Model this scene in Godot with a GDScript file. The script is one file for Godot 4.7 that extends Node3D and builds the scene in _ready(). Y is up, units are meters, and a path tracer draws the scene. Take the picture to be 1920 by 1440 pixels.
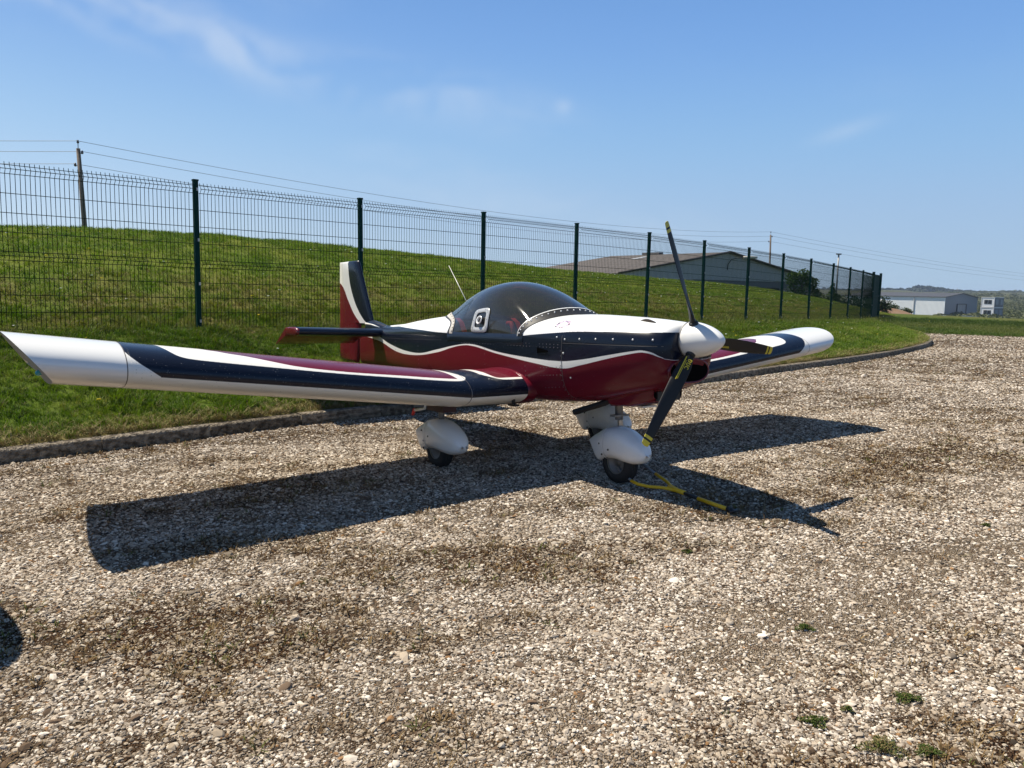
extends Node3D

const TWIST := -1.0
const EYE := 1.5152
const PITCH := 0.1239
const ROLL := 0.0179
const F0 := Vector2(-4.251, -10.428)      # foot of the first fence post in view
const E1 := Vector2(0.7472, -0.6646)      # along the fence
const E2 := Vector2(-0.6646, -0.7472)     # away behind it
var rng := RandomNumberGenerator.new()
var used := {}
var M := {}
var lawn_noise := FastNoiseLite.new()
var patch_noise := FastNoiseLite.new()
var fine_noise := FastNoiseLite.new()

# ---------------------------------------------------------------- helpers
func numbered(n: String) -> String:
	if not used.has(n):
		used[n] = 0
		return n
	used[n] += 1
	return "%s_%03d" % [n, used[n]]

func tag(o: Node3D, label := "", category := "", group := "", kind := "") -> Node3D:
	if label: o.set_meta("label", label)
	if category: o.set_meta("category", category)
	if group: o.set_meta("group", group)
	if kind: o.set_meta("kind", kind)
	return o

func base(called: String, at := Vector3.ZERO) -> Node3D:
	var o := Node3D.new()
	o.name = numbered(called)
	add_child(o)
	o.position = at
	return o

func put(called: String, mesh: Mesh, mat: Material, parent: Node3D = null) -> MeshInstance3D:
	var o := MeshInstance3D.new()
	o.mesh = mesh
	o.material_override = null
	for i in mesh.get_surface_count():
		o.set_surface_override_material(i, mat)
	if parent == null:
		o.name = numbered(called)
		add_child(o)
	else:
		o.name = called
		parent.add_child(o, true)
	return o

func st_new() -> SurfaceTool:
	var s := SurfaceTool.new()
	s.begin(Mesh.PRIMITIVE_TRIANGLES)
	return s

func done(s: SurfaceTool) -> ArrayMesh:
	s.generate_normals()
	s.index()
	return s.commit()

func tri(s: SurfaceTool, a: Vector3, b: Vector3, c: Vector3) -> void:   # a b c counter-clockwise seen from outside
	s.add_vertex(a); s.add_vertex(c); s.add_vertex(b)

func quad(s: SurfaceTool, a: Vector3, b: Vector3, c: Vector3, d: Vector3) -> void:
	tri(s, a, b, c); tri(s, a, c, d)

func box(s: SurfaceTool, c: Vector3, size: Vector3, b := Basis()) -> void:
	s.set_smooth_group(-1)
	var h := size / 2.0
	var p := []
	for i in 8:
		p.append(c + b * Vector3(h.x if i & 1 else -h.x, h.y if i & 2 else -h.y, h.z if i & 4 else -h.z))
	quad(s, p[4], p[5], p[7], p[6]); quad(s, p[1], p[0], p[2], p[3])
	quad(s, p[5], p[1], p[3], p[7]); quad(s, p[0], p[4], p[6], p[2])
	quad(s, p[6], p[7], p[3], p[2]); quad(s, p[0], p[1], p[5], p[4])

func prism(s: SurfaceTool, poly: PackedVector2Array, depth: float, t: Transform3D) -> void:   # polygon in x y, thickness along z, counter-clockwise
	s.set_smooth_group(-1)
	var n := poly.size()
	var ids := Geometry2D.triangulate_polygon(poly)
	var f := func(i: int, z: float) -> Vector3: return t * Vector3(poly[i].x, poly[i].y, z)
	var area := 0.0
	for i in n:
		area += poly[i].cross(poly[(i + 1) % n])
	for k in range(0, ids.size(), 3):
		var a := poly[ids[k]]; var b := poly[ids[k + 1]]; var c := poly[ids[k + 2]]
		var ccw := (b - a).cross(c - a) > 0.0
		var i0: int = ids[k]; var i1: int = ids[k + 1] if ccw else ids[k + 2]; var i2: int = ids[k + 2] if ccw else ids[k + 1]
		tri(s, f.call(i0, depth / 2), f.call(i1, depth / 2), f.call(i2, depth / 2))
		tri(s, f.call(i0, -depth / 2), f.call(i2, -depth / 2), f.call(i1, -depth / 2))
	for i in n:
		var j := (i + 1) % n
		if area > 0:
			quad(s, f.call(i, depth / 2), f.call(i, -depth / 2), f.call(j, -depth / 2), f.call(j, depth / 2))
		else:
			quad(s, f.call(j, depth / 2), f.call(j, -depth / 2), f.call(i, -depth / 2), f.call(i, depth / 2))

func grid(s: SurfaceTool, rows: Array, wrap := false, uvs: Array = [], hint := Vector3.ZERO, group := 0) -> void:
	# rows of points; turned outwards by itself, or towards hint
	s.set_smooth_group(group)
	var nr := rows.size(); var nc: int = rows[0].size()
	var cen := Vector3.ZERO
	for r in rows:
		for p in r: cen += p
	cen /= nr * nc
	var sum := 0.0
	var last := nc if wrap else nc - 1
	for i in nr - 1:
		for j in last:
			var k := (j + 1) % nc
			var n: Vector3 = (rows[i + 1][k] - rows[i][j]).cross(rows[i + 1][j] - rows[i][k])
			sum += n.dot(hint) if hint != Vector3.ZERO else n.dot(rows[i][j] - cen)
	for i in nr - 1:
		for j in last:
			var k := (j + 1) % nc
			var q := [[i, j], [i + 1, j], [i + 1, k], [i, k]]
			# n above = (d-a)x(b... ; positive sum means a,d,c,b is counter-clockwise
			var order := [0, 2, 1, 0, 3, 2] if sum < 0.0 else [0, 1, 2, 0, 2, 3]
			for o in order:
				var e: Array = q[o]
				if uvs.size(): s.set_uv(uvs[e[0]][e[1]])
				s.add_vertex(rows[e[0]][e[1]])

func tube(s: SurfaceTool, pts: Array, r0: float, r1 := -1.0, seg := 8, caps := true) -> void:
	if r1 < 0: r1 = r0
	var rows := []
	var n := pts.size()
	var up := Vector3.UP
	var d0: Vector3 = (pts[1] - pts[0]).normalized()
	if absf(d0.dot(up)) > 0.9: up = Vector3.RIGHT
	var side := d0.cross(up).normalized()
	for i in n:
		var d: Vector3 = (pts[mini(i + 1, n - 1)] - pts[maxi(i - 1, 0)]).normalized()
		side = (side - d * side.dot(d)).normalized()
		var v := d.cross(side)
		var r := lerpf(r0, r1, float(i) / (n - 1))
		var row := PackedVector3Array()
		if caps and i == 0:
			var c0 := PackedVector3Array()
			for j in seg: c0.append(pts[0])
			rows.append(c0)
		for j in seg:
			var a := TAU * j / seg
			row.append(pts[i] + (side * cos(a) + v * sin(a)) * r)
		rows.append(row)
		if caps and i == n - 1:
			var c1 := PackedVector3Array()
			for j in seg: c1.append(pts[i])
			rows.append(c1)
	grid_flat_ends(s, rows)

func grid_flat_ends(s: SurfaceTool, rows: Array) -> void:
	s.set_smooth_group(rng.randi() % 1250000 + 2)
	var nc: int = rows[0].size()
	for i in rows.size() - 1:
		for j in nc:
			var k := (j + 1) % nc
			s.add_vertex(rows[i][j]); s.add_vertex(rows[i + 1][k]); s.add_vertex(rows[i][k])
			s.add_vertex(rows[i][j]); s.add_vertex(rows[i + 1][j]); s.add_vertex(rows[i + 1][k])

func lathe(s: SurfaceTool, prof: Array, t: Transform3D, seg := 20, group := 0) -> void:   # profile of (radius, height along y)
	var rows := []
	for p in prof:
		var row := PackedVector3Array()
		for j in seg:
			var a := TAU * j / seg
			row.append(t * Vector3(p.x * cos(a), p.y, p.x * sin(a)))
		rows.append(row)
	grid(s, rows, true, [], Vector3.ZERO, group)

func crv(xs: Array, ys: Array, x: float) -> float:   # smooth curve through points
	var n := xs.size()
	if x <= xs[0]: return ys[0]
	if x >= xs[n - 1]: return ys[n - 1]
	var i := 0
	while x > xs[i + 1]: i += 1
	var h: float = xs[i + 1] - xs[i]
	var t: float = (x - xs[i]) / h
	var d: float = (ys[i + 1] - ys[i]) / h
	var m0: float = d if i == 0 else 0.5 * (d + (ys[i] - ys[i - 1]) / (xs[i] - xs[i - 1]))
	var m1: float = d if i == n - 2 else 0.5 * (d + (ys[i + 2] - ys[i + 1]) / (xs[i + 2] - xs[i + 1]))
	var t2 := t * t; var t3 := t2 * t
	return (2 * t3 - 3 * t2 + 1) * ys[i] + (t3 - 2 * t2 + t) * h * m0 + (-2 * t3 + 3 * t2) * ys[i + 1] + (t3 - t2) * h * m1

func lin(xs: Array, ys: Array, x: float) -> float:
	var n := xs.size()
	if x <= xs[0]: return ys[0]
	if x >= xs[n - 1]: return ys[n - 1]
	var i := 0
	while x > xs[i + 1]: i += 1
	return lerpf(ys[i], ys[i + 1], (x - xs[i]) / (xs[i + 1] - xs[i]))

func L(r: float, g: float, b: float) -> Color:   # from real-world base colour
	return Color(r, g, b).linear_to_srgb()

func mat(c: Color, rough := 0.6, metal := 0.0, coat := 0.0) -> StandardMaterial3D:
	var m := StandardMaterial3D.new()
	m.albedo_color = c
	m.roughness = rough
	m.metallic = metal
	if coat > 0:
		m.clearcoat_enabled = true
		m.clearcoat = coat
		m.clearcoat_roughness = 0.06
	return m

func noise_tex(size: int, freq: float, ramp: Array, kind := FastNoiseLite.TYPE_SIMPLEX_SMOOTH, oct := 4, sd := 1, normal := false) -> NoiseTexture2D:
	var n := FastNoiseLite.new()
	n.seed = sd; n.noise_type = kind; n.frequency = freq; n.fractal_octaves = oct
	if kind == FastNoiseLite.TYPE_CELLULAR:
		n.cellular_return_type = FastNoiseLite.RETURN_DISTANCE
		n.fractal_type = FastNoiseLite.FRACTAL_NONE
	var t := NoiseTexture2D.new()
	t.width = size; t.height = size; t.seamless = true; t.noise = n
	if ramp.size():
		var g := Gradient.new()
		var offs := PackedFloat32Array(); var cols := PackedColorArray()
		for i in ramp.size():
			offs.append(ramp[i][0]); cols.append(ramp[i][1])
		g.offsets = offs; g.colors = cols
		t.color_ramp = g
	return t

func sgnpow(v: float, e: float) -> float:
	return signf(v) * pow(absf(v), e)

# ---------------------------------------------------------------- the lie of the land
func fence_v(u: float) -> float:
	if u > 32.0: return 0.005 * 1024 - 0.014 * 32 + 0.005 + (u - 32.0) * 0.306
	return 0.005 * u * u - 0.014 * u + 0.005

func up_at(x: float, z: float) -> Vector2:   # along the fence, behind it
	var d := Vector2(x, z) - F0
	var u := d.dot(E1)
	return Vector2(u, d.dot(E2) - fence_v(u))

func xz_at(u: float, p: float) -> Vector2:
	return F0 + E1 * u + E2 * (p + fence_v(u))

func kerb_p(u: float) -> float:
	return crv([-20.0, -8.0, -2.78, -0.7, 0.4, 3.5, 6.8, 11.2, 15.0, 19.4, 22.3, 25.3, 28.5, 31.0, 36.0], [-3.5, -3.45, -3.3, -3.06, -2.98, -3.15, -3.37, -3.43, -3.6, -3.65, -3.44, -2.85, -1.9, -0.9, 1.2], u)

func fence_y(u: float) -> float:
	return lin([-20.0, 0.0, 5.0, 10.0, 15.0, 20.0, 25.0, 30.0, 40.0, 54.0], [0.97, 0.89, 0.845, 0.8, 0.725, 0.63, 0.52, 0.44, 0.3, 0.0], u)

func mound_y(u: float) -> float:
	return crv([-30.0, -10.0, -3.0, 0.0, 4.0, 10.0, 18.0, 24.0, 30.0, 36.0, 41.0, 46.0, 53.0], [2.2, 2.35, 2.60, 2.75, 2.82, 2.63, 2.31, 2.19, 2.09, 2.05, 1.8, 0.95, 0.0], u)

func land_y(x: float, z: float) -> float:   # the plain, falling away to the right, hills beyond
	var w := x * 0.9 - z * 0.43
	var d := Vector2(x, z).length()
	var y := -4.4 * smoothstep(50.0, 150.0, w)
	y += 11.0 * smoothstep(330.0, 1500.0, d) * clampf(w / 200.0, 0.0, 1.0) + 1.5 * smoothstep(200.0, 1200.0, d)
	y += fine_noise.get_noise_2d(x * 0.4, z * 0.4) * 4.0 * smoothstep(250.0, 900.0, d)
	return y

func bank_y(x: float, z: float) -> float:
	var q := up_at(x, z)
	var u := q.x; var p := q.y
	var hb := fence_y(u)
	var kp := kerb_p(u)
	var n := lawn_noise.get_noise_2d(x, z) * 0.035
	if p < 0.0:
		if kp > -0.3: return lerpf(0.1, hb, 0.5)
		var t := clampf((p - kp) / -kp, 0.0, 1.0)
		return lerpf(0.115, hb, 0.35 * t + 0.65 * smoothstep(0.0, 1.0, t)) + n * t
	var m := mound_y(u)
	var t2 := clampf(p / 12.0, 0.0, 1.0)
	var s := 1.0 - pow(1.0 - t2, 1.8)
	var y := lerpf(hb, maxf(m, minf(hb, m + 0.3)), s)
	y = lerpf(y, 0.3, smoothstep(17.0, 42.0, p))
	return y + n * (1.0 + t2)

# ---------------------------------------------------------------- start
func _ready() -> void:
	rng.seed = 4711
	lawn_noise.seed = 5; lawn_noise.frequency = 0.45; lawn_noise.fractal_octaves = 4
	patch_noise.seed = 11; patch_noise.frequency = 0.8; patch_noise.fractal_octaves = 6; patch_noise.fractal_gain = 0.68
	fine_noise.seed = 23; fine_noise.frequency = 0.02; fine_noise.fractal_octaves = 3
	var cam := Camera3D.new()
	cam.name = "camera"
	cam.fov = rad_to_deg(2.0 * atan(720.0 / 1443.0))
	cam.near = 0.05; cam.far = 9000.0
	cam.transform = Transform3D(Basis(Vector3.RIGHT, -PITCH) * Basis(Vector3.BACK, ROLL), Vector3(0, EYE, 0))
	add_child(cam)
	cam.current = true
	var env := Environment.new()
	env.background_mode = Environment.BG_SKY
	env.tonemap_mode = Environment.TONE_MAPPER_LINEAR
	env.tonemap_exposure = 1.5
	env.sdfgi_enabled = true; env.ssao_enabled = true; env.ssil_enabled = true
	env.fog_enabled = true
	env.fog_density = 0.0002
	env.fog_light_color = Color(0.80, 0.88, 1.0)
	var sky := Sky.new()
	var pano := PanoramaSkyMaterial.new()
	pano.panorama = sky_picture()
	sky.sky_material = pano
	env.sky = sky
	var we := WorldEnvironment.new()
	we.name = "world"
	we.environment = env
	add_child(we)
	var sun := DirectionalLight3D.new()
	sun.name = "sun"
	sun.light_energy = 1.6
	sun.light_color = Color(1.0, 0.965, 0.90)
	sun.light_angular_distance = 0.53
	sun.shadow_enabled = true
	add_child(sun)
	sun.look_at_from_position(Vector3.ZERO, Vector3(0.464, -0.855, 0.233), Vector3.UP)

	make_materials()
	ground()
	grass_bank()
	kerb()
	fence()
	far_buildings()
	poles_and_wires()
	trees_and_hedges()
	aeroplanes()
	tow_bar()
	gravel_stones()
	lawn_grass()
	weeds()

func sky_picture() -> ImageTexture:
	var w := 1024; var h := 512
	var im := Image.create_empty(w, h, false, Image.FORMAT_RGBF)
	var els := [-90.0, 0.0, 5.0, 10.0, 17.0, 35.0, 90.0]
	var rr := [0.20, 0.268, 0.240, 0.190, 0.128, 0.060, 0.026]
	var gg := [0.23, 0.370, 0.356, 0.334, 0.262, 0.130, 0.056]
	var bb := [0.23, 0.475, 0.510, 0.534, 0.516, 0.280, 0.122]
	var n1 := FastNoiseLite.new()
	n1.seed = 3; n1.frequency = 0.11; n1.fractal_octaves = 6; n1.fractal_gain = 0.62
	var n2 := FastNoiseLite.new()
	n2.seed = 9; n2.frequency = 0.05; n2.fractal_octaves = 3
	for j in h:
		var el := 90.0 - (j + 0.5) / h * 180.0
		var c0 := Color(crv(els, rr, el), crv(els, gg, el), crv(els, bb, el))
		for i in w:
			var az := wrapf((i + 0.5) / w * 360.0, -180.0, 180.0)
			var dsun := absf(wrapf(az + 63.0, -180.0, 180.0))
			# the haze is whiter low down on the sun's side
			var k := exp(-dsun * dsun / 2500.0) * exp(-maxf(el, 0.0) / 9.0) * (1.0 if el > 0.0 else 0.0)
			var c := Color(c0.r + 0.29 * k, c0.g + 0.29 * k, c0.b + 0.22 * k)
			if el > 0.0 and el < 75.0:
				# cirrus drawn out along the wind, which crosses the view from upper left to lower right
				var a := (az * 0.978 + el * -0.2) ; var b := (az * 0.16 + el)
				var wob := n2.get_noise_2d(a * 0.9, b * 2.0) * 3.2
				var f := n1.get_noise_2d(a * 0.55, (b + wob) * 2.6) * 0.5 + 0.5
				var veil := clampf((f - 0.36) * 1.9, 0.0, 1.0)
				var band := exp(-pow((b - 12.2 + wob * 0.25) / 1.5, 2.0)) * smoothstep(8.0, -8.0, az) * 0.5
				var wide := smoothstep(0.05, 0.5, n2.get_noise_2d(a * 0.35 + 40.0, b * 1.1)) * 0.16
				var small := exp(-pow((el - 10.7 - (az - 22.6) * 0.26) / 0.42, 2.0)) * exp(-pow((az - 22.8) / 1.9, 2.0)) * 0.42
				var tuft := exp(-pow((el - 12.8) / 0.4, 2.0) - pow((az - 3.3) / 0.55, 2.0)) * 0.4
				var m := clampf((band + wide + tuft) * veil * 1.25 + small * (0.4 + 0.6 * veil), 0.0, 0.6)
				c = c.lerp(Color(0.50, 0.55, 0.61), m)
			im.set_pixel(i, j, c)
	return ImageTexture.create_from_image(im)

# ---------------------------------------------------------------- materials
func make_materials() -> void:
	M.white = mat(L(0.8, 0.79, 0.76), 0.28, 0, 0.5)
	M.pant = mat(L(0.80, 0.80, 0.78), 0.32, 0, 0.4)
	M.seam = mat(L(0.07, 0.062, 0.06), 0.5)
	M.strip_white = mat(L(0.88, 0.88, 0.87), 0.4)
	M.navy = mat(L(0.006, 0.010, 0.022), 0.28, 0, 0.25)
	M.navy.metallic_specular = 0.4
	M.burgundy = mat(L(0.12, 0.006, 0.016), 0.26, 0, 0.3)
	M.burgundy.metallic_specular = 0.4
	M.black = mat(L(0.012, 0.012, 0.013), 0.45)
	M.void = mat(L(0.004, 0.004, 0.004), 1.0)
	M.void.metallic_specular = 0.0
	M.carbon = mat(L(0.016, 0.016, 0.017), 0.5)
	M.carbon.metallic_specular = 0.35
	M.rubber = mat(L(0.016, 0.016, 0.016), 0.85)
	M.steel = mat(L(0.42, 0.42, 0.41), 0.32, 0.9)
	M.dull_steel = mat(L(0.22, 0.22, 0.22), 0.5, 0.7)
	M.yellow = mat(L(0.82, 0.47, 0.008), 0.4)
	M.lemon = mat(L(0.62, 0.50, 0.03), 0.45)
	M.red = mat(L(0.85, 0.06, 0.05), 0.6)
	M.cockpit = mat(L(0.03, 0.03, 0.032), 0.8)
	M.seat = mat(L(0.06, 0.06, 0.065), 0.85)
	M.fence_green = mat(L(0.006, 0.034, 0.030), 0.55)
	M.fence_green.metallic_specular = 0.12
	M.fence_wire = mat(L(0.006, 0.018, 0.012), 0.8)
	M.fence_wire.metallic_specular = 0.15
	M.clip = mat(L(0.45, 0.46, 0.45), 0.4, 0.6)
	M.steel_white = mat(L(0.62, 0.62, 0.62), 0.35, 0.3)
	M.cream = mat(L(0.78, 0.76, 0.70), 0.35)
	M.tip_white = mat(L(0.78, 0.775, 0.745), 0.24, 0, 0.6)
	M.wood = mat(L(0.14, 0.10, 0.075), 0.9)
	var wt := noise_tex(256, 0.03, [[0.0, L(0.09, 0.065, 0.05)], [0.5, L(0.16, 0.12, 0.09)], [1.0, L(0.24, 0.19, 0.15)]], FastNoiseLite.TYPE_SIMPLEX, 5, 31)
	M.wood.albedo_color = Color.WHITE
	M.wood.albedo_texture = wt
	M.wood.uv1_triplanar = true; M.wood.uv1_scale = Vector3(4, 0.4, 4)
	M.wire = mat(L(0.10, 0.10, 0.11), 0.6)
	M.insulator = mat(L(0.06, 0.04, 0.035), 0.3)
	# kerb
	var kt := noise_tex(512, 0.02, [[0.0, L(0.04, 0.028, 0.017)], [0.36, L(0.11, 0.085, 0.056)], [0.6, L(0.27, 0.225, 0.165)], [1.0, L(0.46, 0.40, 0.31)]], FastNoiseLite.TYPE_SIMPLEX, 6, 41)
	M.concrete = mat(Color.WHITE, 0.95)
	M.concrete.albedo_texture = kt
	M.concrete.uv1_triplanar = true; M.concrete.uv1_world_triplanar = true; M.concrete.uv1_scale = Vector3(1.3, 1.3, 1.3)
	M.concrete.heightmap_enabled = true
	M.concrete.heightmap_texture = noise_tex(512, 0.05, [], FastNoiseLite.TYPE_SIMPLEX, 6, 43)
	M.concrete.heightmap_scale = 2.0
	M.concrete_dark = M.concrete.duplicate(); M.concrete_dark.albedo_color = Color(0.86, 0.85, 0.83)
	M.concrete_pale = M.concrete.duplicate(); M.concrete_pale.uv1_offset = Vector3(0.3, 0.6, 0.1); M.concrete_pale.uv1_scale = Vector3(1.1, 1.5, 1.1)
	# the ground between the stones
	M.soil = mat(Color.WHITE, 1.0)
	M.soil.vertex_color_use_as_albedo = true
	M.soil.albedo_texture = noise_tex(1024, 0.09, [[0.0, Color(1.0, 0.98, 0.95)], [0.25, Color(0.85, 0.82, 0.78)], [0.5, Color(0.62, 0.58, 0.54)], [1.0, Color(0.3, 0.26, 0.22)]], FastNoiseLite.TYPE_CELLULAR, 1, 51)
	M.soil.uv1_triplanar = true; M.soil.uv1_world_triplanar = true; M.soil.uv1_scale = Vector3(1.37, 1.37, 1.37)
	M.soil.heightmap_enabled = true
	M.soil.heightmap_texture = noise_tex(1024, 0.09, [[0.0, Color.WHITE], [0.7, Color.BLACK]], FastNoiseLite.TYPE_CELLULAR, 1, 51)
	M.soil.heightmap_scale = 1.2
	M.soil.metallic_specular = 0.2
	M.stone = mat(Color.WHITE, 0.9)
	M.stone.vertex_color_use_as_albedo = true
	M.stone.metallic_specular = 0.15
	# lawn under the blades
	M.turf = mat(Color.WHITE, 1.0)
	M.turf.vertex_color_use_as_albedo = true
	M.turf.albedo_texture = noise_tex(512, 0.04, [[0.0, Color(0.55, 0.55, 0.5)], [0.5, Color(0.85, 0.85, 0.8)], [1.0, Color(1, 1, 1)]], FastNoiseLite.TYPE_SIMPLEX, 6, 61)
	M.turf.uv1_triplanar = true; M.turf.uv1_world_triplanar = true; M.turf.uv1_scale = Vector3(0.9, 0.9, 0.9)
	M.turf.metallic_specular = 0.1
	M.blade = mat(Color.WHITE, 0.6)
	M.blade.vertex_color_use_as_albedo = true
	M.blade.backlight_enabled = true
	M.blade.backlight = Color(0.72, 0.8, 0.34)
	M.blade.metallic_specular = 0.2
	M.straw = mat(Color.WHITE, 0.8)
	M.straw.vertex_color_use_as_albedo = true
	M.straw.backlight_enabled = true
	M.straw.backlight = Color(0.4, 0.36, 0.28)
	M.straw.metallic_specular = 0.1
	M.leaf = mat(Color.WHITE, 0.6)
	M.leaf.vertex_color_use_as_albedo = true
	M.leaf.backlight_enabled = true
	M.leaf.backlight = Color(0.35, 0.45, 0.15)
	M.leaf.metallic_specular = 0.2
	M.bark = mat(L(0.09, 0.07, 0.05), 0.95)

func striped(c: Color, per_metre: float, rough := 0.6) -> StandardMaterial3D:   # ribbed sheet metal seen from afar
	var m := mat(c, rough)
	var im := Image.create_empty(64, 4, false, Image.FORMAT_L8)
	for i in 64:
		var v := 0.5 + 0.5 * clampf(cos(TAU * i / 64.0) * 2.5, -1.0, 1.0)
		im.fill_rect(Rect2i(i, 0, 1, 4), Color(v, v, v))
	m.heightmap_enabled = true
	m.heightmap_texture = ImageTexture.create_from_image(im)
	m.heightmap_scale = 6.0
	m.uv1_scale = Vector3(per_metre, 1, 1)
	return m

# ---------------------------------------------------------------- ground
func sheet(pts: PackedVector3Array, cols: PackedColorArray, nr: int, nc: int, wrap := false) -> ArrayMesh:   # a terrain sheet, facing up
	var idx := PackedInt32Array()
	var nrm := PackedVector3Array()
	nrm.resize(pts.size())
	var last := nc if wrap else nc - 1
	for i in nr - 1:
		for j in last:
			var k := (j + 1) % nc
			var a := i * nc + j; var b := (i + 1) * nc + j; var c := (i + 1) * nc + k; var d := i * nc + k
			var n := (pts[c] - pts[a]).cross(pts[b] - pts[d])
			if n.y < 0:
				n = -n
				idx.append_array([a, c, b, a, d, c])
			else:
				idx.append_array([a, b, c, a, c, d])
			nrm[a] += n; nrm[b] += n; nrm[c] += n; nrm[d] += n
	for i in nrm.size():
		nrm[i] = nrm[i].normalized() if nrm[i].length_squared() > 0 else Vector3.UP
	var arr := []
	arr.resize(Mesh.ARRAY_MAX)
	arr[Mesh.ARRAY_VERTEX] = pts; arr[Mesh.ARRAY_NORMAL] = nrm; arr[Mesh.ARRAY_COLOR] = cols; arr[Mesh.ARRAY_INDEX] = idx
	var m := ArrayMesh.new()
	m.add_surface_from_arrays(Mesh.PRIMITIVE_TRIANGLES, arr)
	return m

func lane(x: float, z: float) -> float:   # metres from the worn wheel lane that crosses the yard
	return -((x + 0.4) * 0.56 + (z + 2.4) * 0.83) + 0.25 * patch_noise.get_noise_2d(x * 0.3, z * 0.3)

func brownness(x: float, z: float) -> float:   # 0 pale grit, 1 dark mossy soil between the stones
	# worn lanes run along the yard, so the staining is drawn out that way
	var a := x * 0.93 - z * 0.36; var b := x * 0.36 + z * 0.93
	var n := patch_noise.get_noise_2d(a * 1.0, b * 1.7)
	var fine := patch_noise.get_noise_2d(a * 5.0 + 9.0, b * 5.0)
	var big := patch_noise.get_noise_2d(a * 0.16 + 50.0, b * 0.30 - 20.0)
	var q := lane(x, z)
	var worn := 0.30 * exp(-pow((q - 1.15) / 0.55, 2.0)) - 0.30 * exp(-pow(q / 0.6, 2.0)) - 0.12 * exp(-pow((q - 2.5) / 0.6, 2.0))
	return smoothstep(-0.25, 0.60, n * 0.85 + fine * 0.5 + big * 0.45 + worn)

func sandiness(x: float, z: float) -> float:   # drifts of pale fines with few stones
	var n := patch_noise.get_noise_2d(x * 0.8 - 60.0, z * 1.2 + 33.0) + 0.4 * patch_noise.get_noise_2d(x * 4.0 + 5.0, z * 4.0)
	return smoothstep(0.05, 0.45, n + 0.26 * exp(-pow(lane(x, z) / 0.6, 2.0)))

func yard_y(x: float, z: float) -> float:
	return lawn_noise.get_noise_2d(x * 0.7, z * 0.7) * 0.012 + lawn_noise.get_noise_2d(x * 6.0 + 70.0, z * 6.0) * 0.005

func ground() -> void:
	var pts := PackedVector3Array(); var cols := PackedColorArray()
	var nr := 74; var nc := 220
	for i in nr:
		var r := 3.0 * pow(1.105, i)
		for j in nc:
			var a := TAU * j / nc
			var x := r * sin(a); var z := -r * cos(a)
			pts.append(Vector3(x, land_y(x, z) - 0.07 * (1.0 - smoothstep(33.5, 36.0, r)), z))
			var g := fine_noise.get_noise_2d(x * 3.0, z * 3.0)
			var c := Color(0.085, 0.125, 0.03).lerp(Color(0.13, 0.135, 0.05), smoothstep(-0.1, 0.5, g))
			c = c.lerp(Color(0.075, 0.085, 0.04).lerp(Color(0.12, 0.12, 0.06), 0.5 + 0.5 * fine_noise.get_noise_2d(x * 0.7, z * 0.7)), smoothstep(70.0, 260.0, r))
			cols.append(c)
	tag(put("ground", sheet(pts, cols, nr, nc, true), M.turf), "", "", "", "structure")
	pts = PackedVector3Array(); cols = PackedColorArray()
	nr = 125; nc = 300
	for i in nr:
		var r := 0.55 * pow(1.0345, i)
		for j in nc:
			var a := TAU * j / nc
			var x := r * sin(a); var z := -r * cos(a)
			pts.append(Vector3(x, yard_y(x, z), z))
			var b := brownness(x, z)
			cols.append(Color(0.31, 0.262, 0.205).lerp(Color(0.118, 0.070, 0.040), smoothstep(0.05, 0.85, b)).lerp(Color(0.50, 0.43, 0.34), 0.85 * sandiness(x, z) * (1.0 - 0.7 * b)))
	tag(put("gravel_yard", sheet(pts, cols, nr, nc, true), M.soil), "", "", "", "structure")

func turf_colour(x: float, z: float, p: float) -> Color:
	var n := lawn_noise.get_noise_2d(x * 1.4, z * 1.4) + 0.5 * fine_noise.get_noise_2d(x * 8.0, z * 8.0)
	var c := Color(0.096, 0.148, 0.024).lerp(Color(0.172, 0.202, 0.042), smoothstep(-0.4, 0.5, n))
	var dry := 0.0
	if p > -0.8 and p < 4.0:   # thin, yellowed grass at the foot of the fence
		dry = smoothstep(-0.8, 0.3, p) * (1.0 - smoothstep(1.2, 4.0, p)) * smoothstep(-0.45, 0.35, lawn_noise.get_noise_2d(x * 2.2 + 9.0, z * 2.2)) * 0.75
	return c.lerp(Color(0.21, 0.165, 0.075), dry)

func grass_bank() -> void:
	var pts := PackedVector3Array(); var cols := PackedColorArray()
	var front := 14; var back := 40
	var nu := 150
	for i in nu:
		var u := -16.0 + 72.0 * i / (nu - 1)
		var kp := kerb_p(u) + 0.135
		for j in front + back:
			var p := 0.0
			if j < front:
				p = lerpf(kp, maxf(0.0, kp + 0.01), pow(float(j) / front, 1.2))
			else:
				p = maxf(0.0, kp + 0.01) + 48.0 * pow(float(j - front) / (back - 1), 1.7)
			var q := xz_at(u, p)
			var c := turf_colour(q.x, q.y, p)
			if j < 3: c = c.lerp(Color(0.25, 0.19, 0.10), 0.75 - 0.25 * j)
			pts.append(Vector3(q.x, bank_y(q.x, q.y) - (0.01 if j == 0 else 0.0) if j > 0 or u < 31.0 else -0.06, q.y))
			cols.append(c)
	tag(put("grass_bank", sheet(pts, cols, nu, front + back), M.turf), "", "", "", "structure")

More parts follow.
